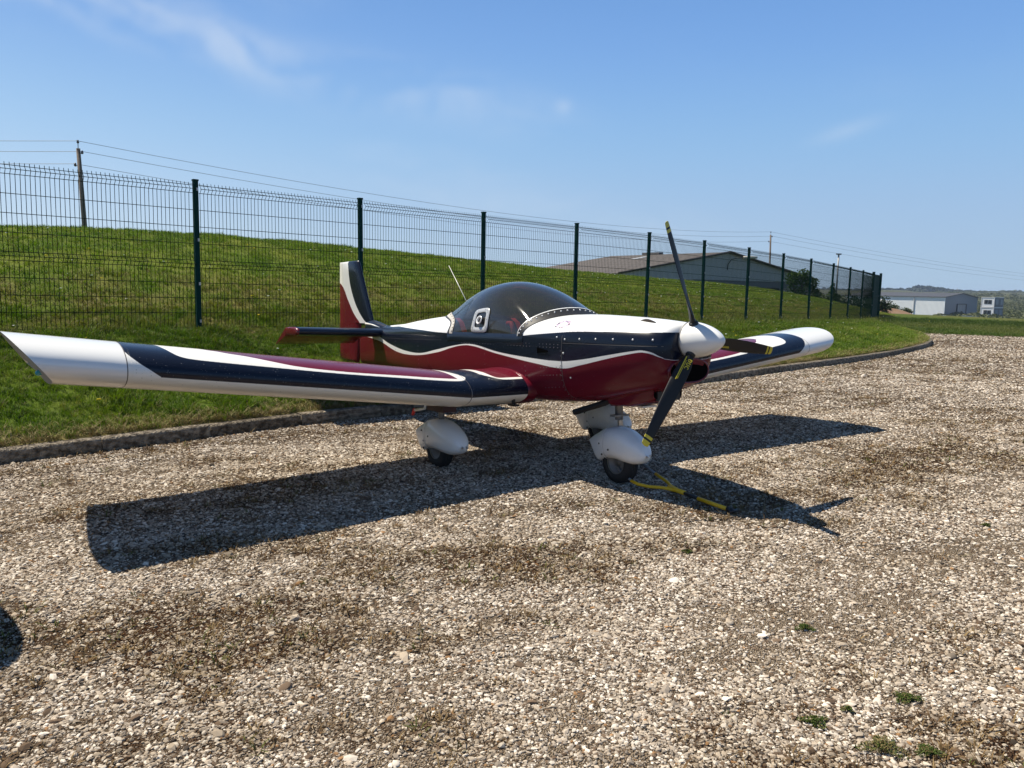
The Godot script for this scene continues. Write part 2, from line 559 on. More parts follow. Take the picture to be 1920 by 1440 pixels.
func kerb() -> void:
	var o := base("kerb", Vector3(xz_at(-10.0, kerb_p(-10.0)).x, 0, xz_at(-10.0, kerb_p(-10.0)).y))
	tag(o, "long weathered concrete kerb of end-to-end blocks between gravel yard and grass bank", "kerb")
	var u := -10.0
	while u < 33.0:
		var a2 := xz_at(u, kerb_p(u)); var b2 := xz_at(u + 1.0, kerb_p(u + 1.0))
		var a := Vector3(a2.x, 0, a2.y) - o.position; var b := Vector3(b2.x, 0, b2.y) - o.position
		var d := (b - a).normalized(); var n := Vector3(d.z, 0, -d.x)
		if n.dot(Vector3(E2.x, 0, E2.y)) < 0: n = -n
		a += d * rng.randf_range(0.003, 0.007); b -= d * rng.randf_range(0.003, 0.007)
		var h := 0.122 + rng.randf_range(-0.006, 0.006)
		var s := st_new()
		var rows := []
		for k in 5:
			var t := k / 4.0
			var c := a.lerp(b, t)
			var j := rng.randf_range(-0.004, 0.004) if k > 0 and k < 4 else 0.0
			rows.append(PackedVector3Array([c + Vector3(0, -0.1, 0), c + Vector3(0, h - 0.03, 0) + n * (0.006 + j), c + Vector3(0, h - 0.012 + j * 0.5, 0) + n * 0.013, c + Vector3(0, h + j * 0.4, 0) + n * (0.03 + j), c + Vector3(0, h, 0) + n * 0.125, c + Vector3(0, h - 0.015, 0) + n * 0.14, c + Vector3(0, -0.1, 0) + n * 0.14]))
		grid(s, rows, true)
		for e in [0, 4]:
			s.set_smooth_group(-1)
			var r: PackedVector3Array = rows[e]
			for k in range(1, 6):
				if e == 0: tri(s, r[0], r[k + 1], r[k])
				else: tri(s, r[0], r[k], r[k + 1])
		put("kerb_block", done(s), [M.concrete, M.concrete_dark, M.concrete_pale][rng.randi() % 3], o)
		u += 1.0

# ---------------------------------------------------------------- fence
func post_at(k: float) -> Vector3:
	var x := F0.x; var z := F0.y
	var i := 0
	while i < k:
		x += 2.5 * cos(0.727 + 0.024 * i); z -= 2.5 * sin(0.727 + 0.024 * i)
		i += 1
	while i > k:
		i -= 1
		x -= 2.5 * cos(0.727); z += 2.5 * sin(0.727)
	var y: float = lin([-3.0, 0.0, 1.0, 2.0, 3.0, 4.0, 5.0, 6.0, 7.0, 8.0, 9.0, 10.0, 11.0, 12.0, 14.0], [0.96, 0.88, 0.862, 0.848, 0.83, 0.81, 0.775, 0.73, 0.685, 0.635, 0.575, 0.525, 0.486, 0.448, 0.39], k)
	return Vector3(x, y, z)

func fence() -> void:
	var o := base("fence", post_at(0))
	tag(o, "green welded wire mesh fence with square posts running along the grass bank", "fence")
	# one post
	var ps := st_new()
	var w := 0.031
	var prof := PackedVector2Array([Vector2(-w, -w + 0.006), Vector2(-w + 0.006, -w), Vector2(w - 0.006, -w), Vector2(w, -w + 0.006), Vector2(w, w - 0.006), Vector2(w - 0.006, w), Vector2(-w + 0.006, w), Vector2(-w, w - 0.006)])
	prism(ps, prof, 2.27, Transform3D(Basis(Vector3.RIGHT, PI / 2), Vector3(0, 0.835, 0)))
	var post := done(ps)
	var cs := st_new()
	box(cs, Vector3(0, 1.978, 0), Vector3(0.07, 0.022, 0.07))
	var cap := done(cs)
	var ks := st_new()
	box(ks, Vector3(0, 0, 0), Vector3(0.022, 0.04, 0.012))
	var clip := done(ks)
	# one panel: the level wires, and the folded upright wires in one piece
	var ys := [0.03, 0.23, 0.43, 0.63, 0.83, 0.88, 0.93, 1.15, 1.37, 1.59, 1.81, 1.86, 1.91]
	var hs := st_new()
	for y in ys:
		var out := 0.06 if y in [0.88, 1.86] else 0.0
		tube(hs, [Vector3(0.035, y, out + 0.005), Vector3(2.465, y, out + 0.005)], 0.0042, -1, 5)
	var level := done(hs)
	var vs := st_new()
	for i in 49:
		var x := 0.05 + 0.05 * i
		tube(vs, [Vector3(x, 0.02, 0), Vector3(x, 0.83, 0), Vector3(x, 0.88, 0.055), Vector3(x, 0.93, 0), Vector3(x, 1.81, 0), Vector3(x, 1.86, 0.055), Vector3(x, 1.91, 0), Vector3(x, 1.945, -0.004)], 0.0036, -1, 4, false)
	var upright := done(vs)
	for k in range(-2, 13):
		var p := post_at(k) - o.position
		var d := (post_at(k + 1) - post_at(k)); d.y = 0; d = d.normalized()
		var n := Vector3(d.z, 0, -d.x)
		if n.z < 0: n = -n     # towards the yard
		var b := Basis(d, Vector3.UP, d.cross(Vector3.UP))
		var f := put("fence_post", post, M.fence_green, o)
		f.transform = Transform3D(b * Basis.from_euler(Vector3(rng.randf_range(-0.008, 0.008), 0, rng.randf_range(-0.006, 0.006))), p)
		put("post_cap", cap, M.fence_green, f)
		for y in [0.12, 0.62, 1.2, 1.86]:
			var c := put("clip", clip, M.clip, f)
			c.position = Vector3(0.012, y, 0.037)
		if k < 12:
			var q := post_at(k + 1) - o.position
			var dd := (q - p).normalized()
			var side := dd.cross(Vector3.UP).normalized()
			var m := put("mesh_panel", level, M.fence_wire, o)
			m.transform = Transform3D(Basis(dd, side.cross(dd), side), p + side * 0.012)
			tag(put("upright_wires", upright, M.fence_wire, m), "", "", "", "stuff")
	# the gate at the far end
	var a := post_at(12); var e := post_at(13)
	var g := base("gate", a)
	tag(g, "dark green solid gate closing the far end of the mesh fence", "gate")
	var gd := e - a; gd.y = 0; gd = gd.normalized()
	g.basis = Basis(gd, Vector3.UP, gd.cross(Vector3.UP))
	for x in [0.1, 2.5]:
		var s1 := st_new()
		box(s1, Vector3(x, 0.98, 0), Vector3(0.1, 2.1, 0.1))
		put("gate_post", done(s1), M.fence_green, g)
	var s2 := st_new()
	for y in [0.12, 1.0, 1.9]:
		box(s2, Vector3(1.3, y, 0.0), Vector3(2.296, 0.06, 0.05))
	put("gate_frame", done(s2), M.fence_green, g)
	for i in 15:
		var s3 := st_new()
		box(s3, Vector3(0.24 + i * 0.152, 1.01, -0.034), Vector3(0.13, 1.8, 0.016))
		put("gate_bar", done(s3), M.fence_green, g)

# ---------------------------------------------------------------- far buildings
func wall_quad(a: Vector3, b: Vector3, c: Vector3, d: Vector3, thick: Vector3) -> ArrayMesh:   # a flat slab with uv in metres along a-b and up, a b c d counter-clockwise from outside
	var s := st_new()
	s.set_smooth_group(-1)
	var len := a.distance_to(b)
	var uv := [Vector2(0, 0), Vector2(len, 0), Vector2(len, a.distance_to(d)), Vector2(0, a.distance_to(d))]
	var p := [a, b, c, d]
	for i in [0, 2, 1, 0, 3, 2]:
		s.set_uv(uv[i]); s.add_vertex(p[i])
	for i in [0, 1, 2, 0, 2, 3]:
		s.set_uv(uv[i]); s.add_vertex(p[i] - thick)
	for i in 4:
		var j := (i + 1) % 4
		s.set_uv(Vector2.ZERO)
		quad(s, p[j], p[i], p[i] - thick, p[j] - thick)
	return done(s)

func far_buildings() -> void:
	# the long farm hangar behind the mound
	var W := 32.05; var DP := 18.0; var EV := 3.2; var PK := 5.75
	var h := base("hangar", Vector3(10.1, 0, -75.0))
	h.basis = Basis(Vector3(0.811, 0, -0.585), Vector3.UP, Vector3(0.585, 0, 0.811))
	tag(h, "wide low grey hangar with shallow gable roof showing above the grassy mound", "hangar")
	var clad := striped(L(0.33, 0.335, 0.335), 1.4, 0.55)
	var roofm := striped(L(0.125, 0.112, 0.102), 0.9, 0.85)
	roofm.albedo_texture = noise_tex(256, 0.02, [[0.0, Color(0.55, 0.53, 0.5)], [0.5, Color(0.85, 0.82, 0.8)], [1, Color(1, 1, 1)]], FastNoiseLite.TYPE_SIMPLEX, 5, 71)
	roofm.uv1_scale = Vector3(0.9, 0.13, 1)
	var s := st_new()
	s.set_smooth_group(-1)
	var CB := 2.77
	var gp := [Vector3(0, CB, 0), Vector3(W, CB, 0), Vector3(W, EV, 0), Vector3(W / 2, PK, 0), Vector3(0, EV, 0)]
	for i in [0, 2, 1, 0, 3, 2, 0, 4, 3]:
		s.set_uv(Vector2(gp[i].x, gp[i].y)); s.add_vertex(gp[i])
	for i in [0, 1, 2, 0, 2, 3, 0, 3, 4]:
		s.set_uv(Vector2(gp[i].x, gp[i].y)); s.add_vertex(gp[i] - Vector3(0, 0, 0.2))
	put("gable_cladding", done(s), clad, h)
	put("gable_band", wall_quad(Vector3(0, 2.05, -0.1), Vector3(W, 2.05, -0.1), Vector3(W, CB - 0.01, -0.1), Vector3(0, CB - 0.01, -0.1), Vector3(0, 0, 0.2)), mat(L(0.11, 0.115, 0.12), 0.7), h)
	put("lower_wall", wall_quad(Vector3(W * 0.82, -1.0, -0.15), Vector3(W, -1.0, -0.15), Vector3(W, 2.04, -0.15), Vector3(W * 0.82, 2.04, -0.15), Vector3(0, 0, 0.2)), mat(L(0.27, 0.24, 0.20), 0.9), h)
	put("lower_wall", wall_quad(Vector3(0, -1.0, -0.15), Vector3(W * 0.62, -1.0, -0.15), Vector3(W * 0.62, 2.04, -0.15), Vector3(0, 2.04, -0.15), Vector3(0, 0, 0.2)), mat(L(0.13, 0.13, 0.13), 0.9), h)
	put("door", wall_quad(Vector3(W * 0.62, -1.0, -0.6), Vector3(W * 0.82, -1.0, -0.6), Vector3(W * 0.82, 2.04, -0.6), Vector3(W * 0.62, 2.04, -0.6), Vector3(0, 0, 0.1)), mat(L(0.012, 0.03, 0.035), 0.6), h)  # flat dark sheet, coloured as the shaded inside of the open doorway
	put("side_wall", wall_quad(Vector3(0, -1.0, -DP), Vector3(0, -1.0, -0.2), Vector3(0, EV - 0.1, -0.2), Vector3(0, EV - 0.1, -DP), Vector3(-0.2, 0, 0)), striped(L(0.36, 0.37, 0.36), 1.2, 0.6), h)
	put("side_wall", wall_quad(Vector3(W, -1.0, -0.2), Vector3(W, -1.0, -DP), Vector3(W, EV - 0.1, -DP), Vector3(W, EV - 0.1, -0.2), Vector3(0.2, 0, 0)), striped(L(0.36, 0.37, 0.36), 1.2, 0.6), h)
	put("back_wall", wall_quad(Vector3(W, -1.0, -DP), Vector3(0, -1.0, -DP), Vector3(0, EV - 0.1, -DP), Vector3(W, EV - 0.1, -DP), Vector3(0, 0, -0.2)), clad, h)
	var rise := (PK - EV) / (W / 2)
	var r1 := put("roof", wall_quad(Vector3(-0.4, EV - 0.4 * rise, -DP - 0.3), Vector3(-0.4, EV - 0.4 * rise, 0.35), Vector3(W / 2, PK + 0.05, 0.35), Vector3(W / 2, PK + 0.05, -DP - 0.3), Vector3(0, 0.1, 0)), roofm, h)
	put("roof", wall_quad(Vector3(W + 0.4, EV - 0.4 * rise, 0.35), Vector3(W + 0.4, EV - 0.4 * rise, -DP - 0.3), Vector3(W / 2, PK + 0.05, -DP - 0.3), Vector3(W / 2, PK + 0.05, 0.35), Vector3(0, 0.1, 0)), roofm, h)
	for sd in [0, 1]:
		var f := st_new()
		var a := Vector3(-0.42, EV - 0.42 * rise, 0.38) if sd == 0 else Vector3(W + 0.42, EV - 0.42 * rise, 0.38)
		var b := Vector3(W / 2, PK + 0.06, 0.38)
		tube(f, [a, b], 0.11, -1, 4)
		put("fascia", done(f), mat(L(0.05, 0.042, 0.04), 0.7), h)
	for i in 1:   # roof light and the ridge vent
		var z0 := -9.5
		var x0 := W * 0.36; var x1 := W * 0.43
		var lift := 0.075
		put("roof_light", wall_quad(Vector3(x0, EV + x0 * rise + lift, z0 - 0.9), Vector3(x0, EV + x0 * rise + lift, z0), Vector3(x1, EV + x1 * rise + lift, z0), Vector3(x1, EV + x1 * rise + lift, z0 - 0.9), Vector3(0, 0.03, 0)), mat(L(0.45, 0.46, 0.46), 0.4), r1)
	var rv := st_new()
	box(rv, Vector3(W / 2, PK + 0.16, -11.2), Vector3(0.7, 0.26, 2.8))
	put("ridge_vent", done(rv), mat(L(0.11, 0.10, 0.095), 0.8), r1)
	var lp := st_new()
	tube(lp, [Vector3(W * 0.5, 3.9, 0.05), Vector3(W * 0.5, 4.5, 0.1), Vector3(W * 0.505, 5.0, 0.4), Vector3(W * 0.52, 5.2, 0.9), Vector3(W * 0.535, 5.22, 1.3)], 0.05, -1, 6)
	var lm := put("lamp_arm", done(lp), mat(L(0.05, 0.05, 0.05), 0.5), h)
	var lh := st_new()
	tube(lh, [Vector3(W * 0.534, 5.2, 1.25), Vector3(W * 0.56, 5.28, 1.7), Vector3(W * 0.575, 5.26, 2.0)], 0.17, 0.12, 8)
	put("lamp_head", done(lh), mat(L(0.5, 0.48, 0.42), 0.4), lm)

	# the white warehouse down on the plain
	var BY := -4.3
	var wl := 30.0; var ww := 21.0; var we := 5.55; var wp := 6.6
	var b0 := base("warehouse", Vector3(122.5, BY, -220.0))   # the corner between the long side and the gable
	b0.basis = Basis(Vector3(0.6, 0, 0.8), Vector3.UP, Vector3(-0.8, 0, 0.6))   # x along the side, z out of the side
	tag(b0, "long white ribbed warehouse with dark roof and grey gable end on the plain", "warehouse")
	put("side_wall", wall_quad(Vector3(-wl, -0.5, 0), Vector3(0, -0.5, 0), Vector3(0, we, 0), Vector3(-wl, we, 0), Vector3(0, 0, 0.2)), striped(L(0.82, 0.84, 0.85), 3.0, 0.5), b0)
	var gs := st_new()
	gs.set_smooth_group(-1)
	var gq := [Vector3(0, -0.5, -0.2), Vector3(0, -0.5, -ww), Vector3(0, we, -ww), Vector3(0, wp, -ww / 2), Vector3(0, we, -0.2)]
	for i in [0, 1, 2, 0, 2, 3, 0, 3, 4]: gs.add_vertex(gq[i])
	for i in [0, 2, 1, 0, 3, 2, 0, 4, 3]: gs.add_vertex(gq[i] - Vector3(0.2, 0, 0))
	put("gable_wall", done(gs), mat(L(0.22, 0.23, 0.25), 0.6), b0)
	put("back_wall", wall_quad(Vector3(0, -0.5, -ww), Vector3(-wl, -0.5, -ww), Vector3(-wl, we, -ww), Vector3(0, we, -ww), Vector3(0, 0, -0.2)), mat(L(0.6, 0.6, 0.6), 0.6), b0)
	var rm := striped(L(0.055, 0.055, 0.058), 1.0, 0.6)
	put("roof", wall_quad(Vector3(-wl, we, 0.3), Vector3(0.3, we, 0.3), Vector3(0.3, wp + 0.1, -ww / 2), Vector3(-wl, wp + 0.1, -ww / 2), Vector3(0, 0.15, 0)), rm, b0)
	put("roof", wall_quad(Vector3(0.3, we, -ww - 0.3), Vector3(-wl, we, -ww - 0.3), Vector3(-wl, wp + 0.1, -ww / 2), Vector3(0.3, wp + 0.1, -ww / 2), Vector3(0, 0.15, 0)), rm, b0)
	var gt := st_new()
	box(gt, Vector3(-wl / 2, we - 0.1, 0.12), Vector3(wl, 0.22, 0.2))
	put("gutter", done(gt), mat(L(0.62, 0.62, 0.62), 0.5), b0)
	var dp := st_new()
	box(dp, Vector3(-8.6, we / 2, 0.1), Vector3(0.2, we, 0.18))
	put("downpipe", done(dp), mat(L(0.4, 0.41, 0.42), 0.5), b0)
	var dr := put("door", wall_quad(Vector3(0.1, -0.5, -7.6), Vector3(0.1, -0.5, -13.2), Vector3(0.1, 3.4, -13.2), Vector3(0.1, 3.4, -7.6), Vector3(0.08, 0, 0)), striped(L(0.26, 0.27, 0.29), 0.5, 0.5), b0)
	var df := st_new()
	box(df, Vector3(0.2, 3.5, -10.4), Vector3(0.2, 0.2, 6.0))
	box(df, Vector3(0.2, 1.5, -7.5), Vector3(0.2, 3.8, 0.2))
	box(df, Vector3(0.2, 1.5, -13.3), Vector3(0.2, 3.8, 0.2))
	put("door_frame", done(df), mat(L(0.10, 0.10, 0.11), 0.6), dr)
	for x in [-17.5, -21.5]:
		var ds := st_new()
		tube(ds, [Vector3(x - 1.0, 0.4, 0.4), Vector3(x, 3.4, 0.5)], 0.45, -1, 8)
		tube(ds, [Vector3(x, 3.4, 0.4), Vector3(x + 0.5, 3.75, 2.2)], 0.6, 0.75, 8)
		put("air_duct", done(ds), mat(L(0.24, 0.24, 0.25), 0.5, 0.4), b0)
	var av := st_new()
	tube(av, [Vector3(-1.5, wp, -ww / 2), Vector3(-1.5, wp + 1.4, -ww / 2)], 0.06, -1, 5)
	box(av, Vector3(-1.5, wp + 0.9, -ww / 2), Vector3(1.6, 0.06, 0.06))
	put("aerial", done(av), M.dull_steel, b0)
	# two site cabins, one upon the other, right of the warehouse
	for k in 2:
		var c := base("site_cabin", Vector3(131.6, BY + 2.85 * k + 0.02, -215.0))
		c.basis = Basis(Vector3(0.6, 0, 0.8), Vector3.UP, Vector3(-0.8, 0, 0.6))
		tag(c, ["lower white site cabin with a dark window, carrying another cabin", "upper white site cabin with dark double window, stacked on another"][k], "cabin", "stacked site cabins")
		var cs := st_new()
		box(cs, Vector3(0, 1.4, -3.0), Vector3(3.4, 2.8, 6.0))
		put("cabin_shell", done(cs), mat(L(0.68, 0.69, 0.70), 0.5), c)
		var fr := st_new()
		box(fr, Vector3(0, 0.08, 0.03), Vector3(3.4, 0.16, 0.1)); box(fr, Vector3(0, 2.72, 0.03), Vector3(3.4, 0.16, 0.1))
		box(fr, Vector3(-1.62, 1.4, 0.03), Vector3(0.16, 2.48, 0.1)); box(fr, Vector3(1.62, 1.4, 0.03), Vector3(0.16, 2.48, 0.1))
		put("frame", done(fr), mat(L(0.55, 0.55, 0.55), 0.5), c)
		for x in [-0.45, 0.55]:
			var ws := st_new()
			box(ws, Vector3(x, 1.5, 0.02), Vector3(0.88, 1.1, 0.08))
			put("window", done(ws), mat(L(0.02, 0.024, 0.03), 0.1), c)
		var sp := st_new()
		box(sp, Vector3(1.72, 1.4, -3.0), Vector3(0.06, 2.5, 5.7))
		put("side_panel", done(sp), mat(L(0.13, 0.135, 0.15), 0.6), c)
		for z in [-1.6, -4.4]:
			var w2 := st_new()
			box(w2, Vector3(1.76, 1.5, z), Vector3(0.06, 1.5, 1.5))
			put("window", done(w2), mat(L(0.25, 0.3, 0.36), 0.1), c)
	var lw := st_new()
	box(lw, Vector3(0, 0.35, 0), Vector3(26.0, 0.9, 0.3))
	var lo := put("low_wall", done(lw), mat(L(0.6, 0.6, 0.58), 0.8))
	lo.position = Vector3(114.0, BY - 0.1, -206.0)
	lo.rotation.y = -0.3
	tag(lo, "low white wall on the ground in front of the warehouse", "wall")

func poles_and_wires() -> void:
	var tops := []
	var spots := [[Vector3(-24.75, 0.6, -45.0), 8.35, "tall wooden power pole standing behind the grass mound at far left"], [Vector3(35.3, -0.8, -107.5), 10.2, "wooden power pole rising behind the roof of the grey hangar"]]
	for sp in spots:
		var o := base("power_pole", sp[0])
		tag(o, sp[2], "pole", "poles of the power line")
		var s := st_new()
		tube(s, [Vector3(0.05, -1.0, 0), Vector3(0, sp[1] * 0.5, 0), Vector3(-0.14, sp[1], 0)], 0.17, 0.11, 8)
		put("shaft", done(s), M.wood, o)
		var pts := []
		for k in 3:
			var y: float = sp[1] + [0.42, -0.16, -0.85][k]
			var sx: float = [0.0, 0.22, -0.22][k]
			var bs := st_new()
			var foot := Vector3(-0.14, sp[1] + [0.0, -0.2, -0.9][k], 0)
			tube(bs, [foot, Vector3(-0.14 + sx, y - 0.14, 0)], 0.022, -1, 5)
			var br := put("bracket", done(bs), M.dull_steel, o)
			var ns := st_new()
			lathe(ns, [Vector2(0.0, -0.14), Vector2(0.05, -0.13), Vector2(0.08, -0.06), Vector2(0.045, -0.03), Vector2(0.07, 0.0), Vector2(0.035, 0.05), Vector2(0.0, 0.06)], Transform3D(Basis(), Vector3(-0.14 + sx, y, 0)), 8)
			put("insulator", done(ns), M.insulator, br)
			pts.append(sp[0] + Vector3(-0.14 + sx, y, 0))
		tops.append(pts)
	var away := [Vector3(-75.0, 9.6, -44.0), Vector3(0, 0, 0), Vector3(131.0, 5.2, -171.0)]
	var names := ["top", "middle", "lowest"]
	for k in 3:
		var dy: float = [0.0, -0.55, -1.2][k]
		var runs := [[away[0] + Vector3(0, dy, 0), tops[0][k], 0.35, "left of the tall pole"], [tops[0][k], tops[1][k], 1.5, "between the tall pole and the hangar pole"], [tops[1][k], away[2] + Vector3(0, dy, 0), 0.9, "right of the hangar pole"]]
		for r in runs:
			var pl := []
			for i in 21:
				var t := i / 20.0
				pl.append(r[0].lerp(r[1], t) - r[0] - Vector3(0, r[2] * 4.0 * t * (1.0 - t), 0))
			var s := st_new()
			tube(s, pl, 0.012, -1, 4, false)
			var o := put("power_cable", done(s), M.wire)
			o.position = r[0]
			tag(o, "thin %s overhead power cable %s" % [names[k], r[3]], "cable", "overhead power cables")
	var mast := base("mast", Vector3(29.1, -0.3, -70.0))
	tag(mast, "thin grey metal mast standing behind the far end of the fence", "mast")
	var ms := st_new()
	tube(ms, [Vector3(0, -0.5, 0), Vector3(0, 5.3, 0)], 0.10, 0.07, 8)
	put("shaft", done(ms), M.dull_steel, mast)
	var mh := st_new()
	box(mh, Vector3(0, 5.36, 0), Vector3(0.42, 0.12, 0.2))
	put("mast_head", done(mh), M.dull_steel, mast)

# ---------------------------------------------------------------- trees, hedges, heaps
func swarm(called: String, mesh: Mesh, m: Material, buf: PackedFloat32Array, count: int, parent: Node3D = null, kind := "stuff") -> MultiMeshInstance3D:
	var mm := MultiMesh.new()
	mm.transform_format = MultiMesh.TRANSFORM_3D
	mm.use_colors = true
	mm.mesh = mesh
	mm.instance_count = count
	buf.resize(count * 16)
	mm.buffer = buf
	var o := MultiMeshInstance3D.new()
	o.multimesh = mm
	o.material_override = m
	if parent:
		o.name = called
		parent.add_child(o, true)
	else:
		o.name = numbered(called)
		add_child(o)
	if kind: o.set_meta("kind", kind)
	return o

func inst(buf: PackedFloat32Array, i: int, b: Basis, o: Vector3, c: Color) -> void:
	var k := i * 16
	buf[k] = b.x.x; buf[k + 1] = b.y.x; buf[k + 2] = b.z.x; buf[k + 3] = o.x
	buf[k + 4] = b.x.y; buf[k + 5] = b.y.y; buf[k + 6] = b.z.y; buf[k + 7] = o.y
	buf[k + 8] = b.x.z; buf[k + 9] = b.y.z; buf[k + 10] = b.z.z; buf[k + 11] = o.z
	buf[k + 12] = c.r; buf[k + 13] = c.g; buf[k + 14] = c.b; buf[k + 15] = 1.0

func crown(called: String, lumps: Array, leaves: int, size: float, dark: Color, light: Color, parent: Node3D) -> void:   # leaf clumps spread through lumps of [centre, radii]
	var s := st_new()
	s.set_smooth_group(-1)
	for i in leaves:
		var l: Array = lumps[rng.randi() % lumps.size()]
		var d := Vector3(rng.randfn(), rng.randfn(), rng.randfn()).normalized()
		var r := pow(rng.randf(), 0.4)
		var p: Vector3 = l[0] + d * l[1] * r * rng.randf_range(0.85, 1.12)
		var q := rng.randf_range(0.6, 1.3) * size
		s.set_color(dark.lerp(light, rng.randf()))
		for k in 2:
			var b := Basis.from_euler(Vector3(rng.randf_range(-0.9, 0.9), rng.randf() * TAU, rng.randf_range(-0.9, 0.9)))
			quad(s, p + b * Vector3(-0.4, 0, 0) * q, p + b * Vector3(0.0, 0.1, 0.7) * q, p + b * Vector3(0.4, 0, 0) * q, p + b * Vector3(0.0, -0.1, -0.6) * q)
	put(called, done(s), M.leaf, parent)

func trees_and_hedges() -> void:
	var t := base("tree", Vector3(22.6, -0.1, -61.0))
	tag(t, "small leafy green tree growing beside the right end of the grey hangar", "tree")
	var s := st_new()
	tube(s, [Vector3(0, -0.2, 0), Vector3(0.05, 1.0, 0), Vector3(0.0, 2.6, 0.1)], 0.12, 0.05, 7)
	tube(s, [Vector3(0.03, 1.0, 0), Vector3(-0.6, 1.9, 0.2), Vector3(-0.8, 2.5, 0.2)], 0.06, 0.02, 6)
	tube(s, [Vector3(0.03, 1.2, 0), Vector3(0.6, 1.8, -0.2), Vector3(0.9, 2.3, -0.2)], 0.06, 0.02, 6)
	put("trunk", done(s), M.bark, t)
	crown("crown", [[Vector3(-0.75, 2.7, 0), Vector3(0.6, 0.65, 0.6)], [Vector3(0.05, 2.9, 0.1), Vector3(0.65, 0.65, 0.6)], [Vector3(0.75, 2.4, 0), Vector3(0.6, 0.6, 0.6)], [Vector3(1.0, 1.5, 0.2), Vector3(0.55, 0.6, 0.5)], [Vector3(-0.3, 1.7, 0), Vector3(0.8, 0.7, 0.7)], [Vector3(0.4, 0.8, 0.1), Vector3(0.9, 0.6, 0.6)]], 2600, 0.13, Color(0.035, 0.075, 0.018), Color(0.10, 0.16, 0.035), t)
	var h := base("hedge", Vector3(21.0, 0, -58.0))
	tag(h, "dark clipped hedge behind the far panels of the mesh fence", "hedge")
	var lumps := []
	for i in 26:
		lumps.append([Vector3(i * 0.24 - 0.4, 0.65 + rng.randf_range(-0.05, 0.1), i * 0.11), Vector3(0.42, 0.72 + rng.randf_range(0, 0.15), 0.45)])
	crown("foliage", lumps, 5200, 0.12, Color(0.018, 0.032, 0.016), Color(0.045, 0.07, 0.028), h)
	var st := st_new()
	for i in 12:
		tube(st, [Vector3(i * 0.5 - 0.3, -0.2, i * 0.23), Vector3(i * 0.5 - 0.3, 0.9, i * 0.23)], 0.03, 0.02, 5)
	put("stems", done(st), M.bark, h)
	var sh := base("shrub", Vector3(24.0, 0, -58.5))
	tag(sh, "young pointed green shrub rising above the hedge near the end of fence", "shrub")
	var ss := st_new()
	tube(ss, [Vector3(0, 0, 0), Vector3(0, 2.2, 0)], 0.035, 0.01, 6)
	put("stem", done(ss), M.bark, sh)
	crown("crown", [[Vector3(0, 1.3, 0), Vector3(0.42, 0.5, 0.4)], [Vector3(0.05, 1.9, 0), Vector3(0.2, 0.45, 0.2)], [Vector3(0.35, 1.2, 0), Vector3(0.35, 0.35, 0.3)]], 380, 0.13, Color(0.04, 0.08, 0.02), Color(0.09, 0.15, 0.035), sh)
	# spoil heap and its bushes, right of the gate
	var dh := base("dirt_heap", Vector3(38.8, land_y(38.8, -80.0), -80.0))
	tag(dh, "low reddish heap of earth right of the fence end, bushes on it", "dirt heap")
	var rows := []
	for i in 9:
		var row := PackedVector3Array()
		for j in 20:
			var a := TAU * j / 20.0
			var rr := i / 8.0
			row.append(Vector3(cos(a) * 2.6 * rr, 0.5 * pow(maxf(0.0, 1.0 - rr * rr), 1.3) * (1.0 + 0.3 * sin(a * 3.0 + 1.0)) - 0.05, sin(a) * 2.0 * rr))
		rows.append(row)
	var ds := st_new()
	grid(ds, rows, true, [], Vector3.UP)
	var dm := mat(Color.WHITE, 1.0)
	dm.albedo_texture = noise_tex(256, 0.04, [[0.0, L(0.10, 0.06, 0.035)], [1.0, L(0.30, 0.19, 0.12)]], FastNoiseLite.TYPE_SIMPLEX, 5, 81)
	dm.uv1_triplanar = true
	put("earth", done(ds), dm, dh)
	var spots := [[Vector3(39.3, 0.25, -80.6), 0.62, "round dull green bush on top of the earth heap"], [Vector3(40.6, -0.05, -80.2), 0.5, "dark green bush on the right flank of the earth heap"], [Vector3(38.2, 0.2, -79.9), 0.45, "small greyish bush at the left of the earth heap"]]
	for sp in spots:
		var b := base("bush", Vector3(sp[0].x, land_y(sp[0].x, sp[0].z) + 0.35 + sp[0].y, sp[0].z))
		tag(b, sp[2], "bush", "bushes on the earth heap")
		var r: float = sp[1]
		var bs := st_new()
		tube(bs, [Vector3(0, -0.5, 0), Vector3(0, 0.2, 0)], 0.04, 0.02, 5)
		put("stem", done(bs), M.bark, b)
		crown("foliage", [[Vector3(0, 0.1, 0), Vector3(r * 1.3, r * 0.8, r)], [Vector3(r * 0.6, 0.0, 0), Vector3(r, r * 0.6, r)]], 420, 0.13, Color(0.06, 0.08, 0.04), Color(0.13, 0.155, 0.08), b)
	# scrub on the slope at far right, and the woods on the skyline
	var buf := PackedFloat32Array()
	var n := 5200
	buf.resize(n * 16)
	for i in n:
		var az := rng.randf_range(0.5, 0.78)
		var d := rng.randf_range(230.0, 620.0) if i < 3600 else rng.randf_range(620.0, 1500.0)
		var x := sin(az) * d; var z := -cos(az) * d
		if d < 300.0 and az < 0.6: d += 120.0
		var sc := rng.randf_range(0.5, 1.7) * (1.0 if d < 620.0 else 1.8)
		var g := rng.randf()
		var c := Color(0.085, 0.10, 0.045).lerp(Color(0.14, 0.145, 0.075), g)
		inst(buf, i, Basis(Vector3.UP, rng.randf() * TAU).scaled(Vector3(sc, sc * rng.randf_range(0.5, 0.9), sc)), Vector3(x, land_y(x, z), z), c)
	var cl := st_new()
	cl.set_smooth_group(-1)
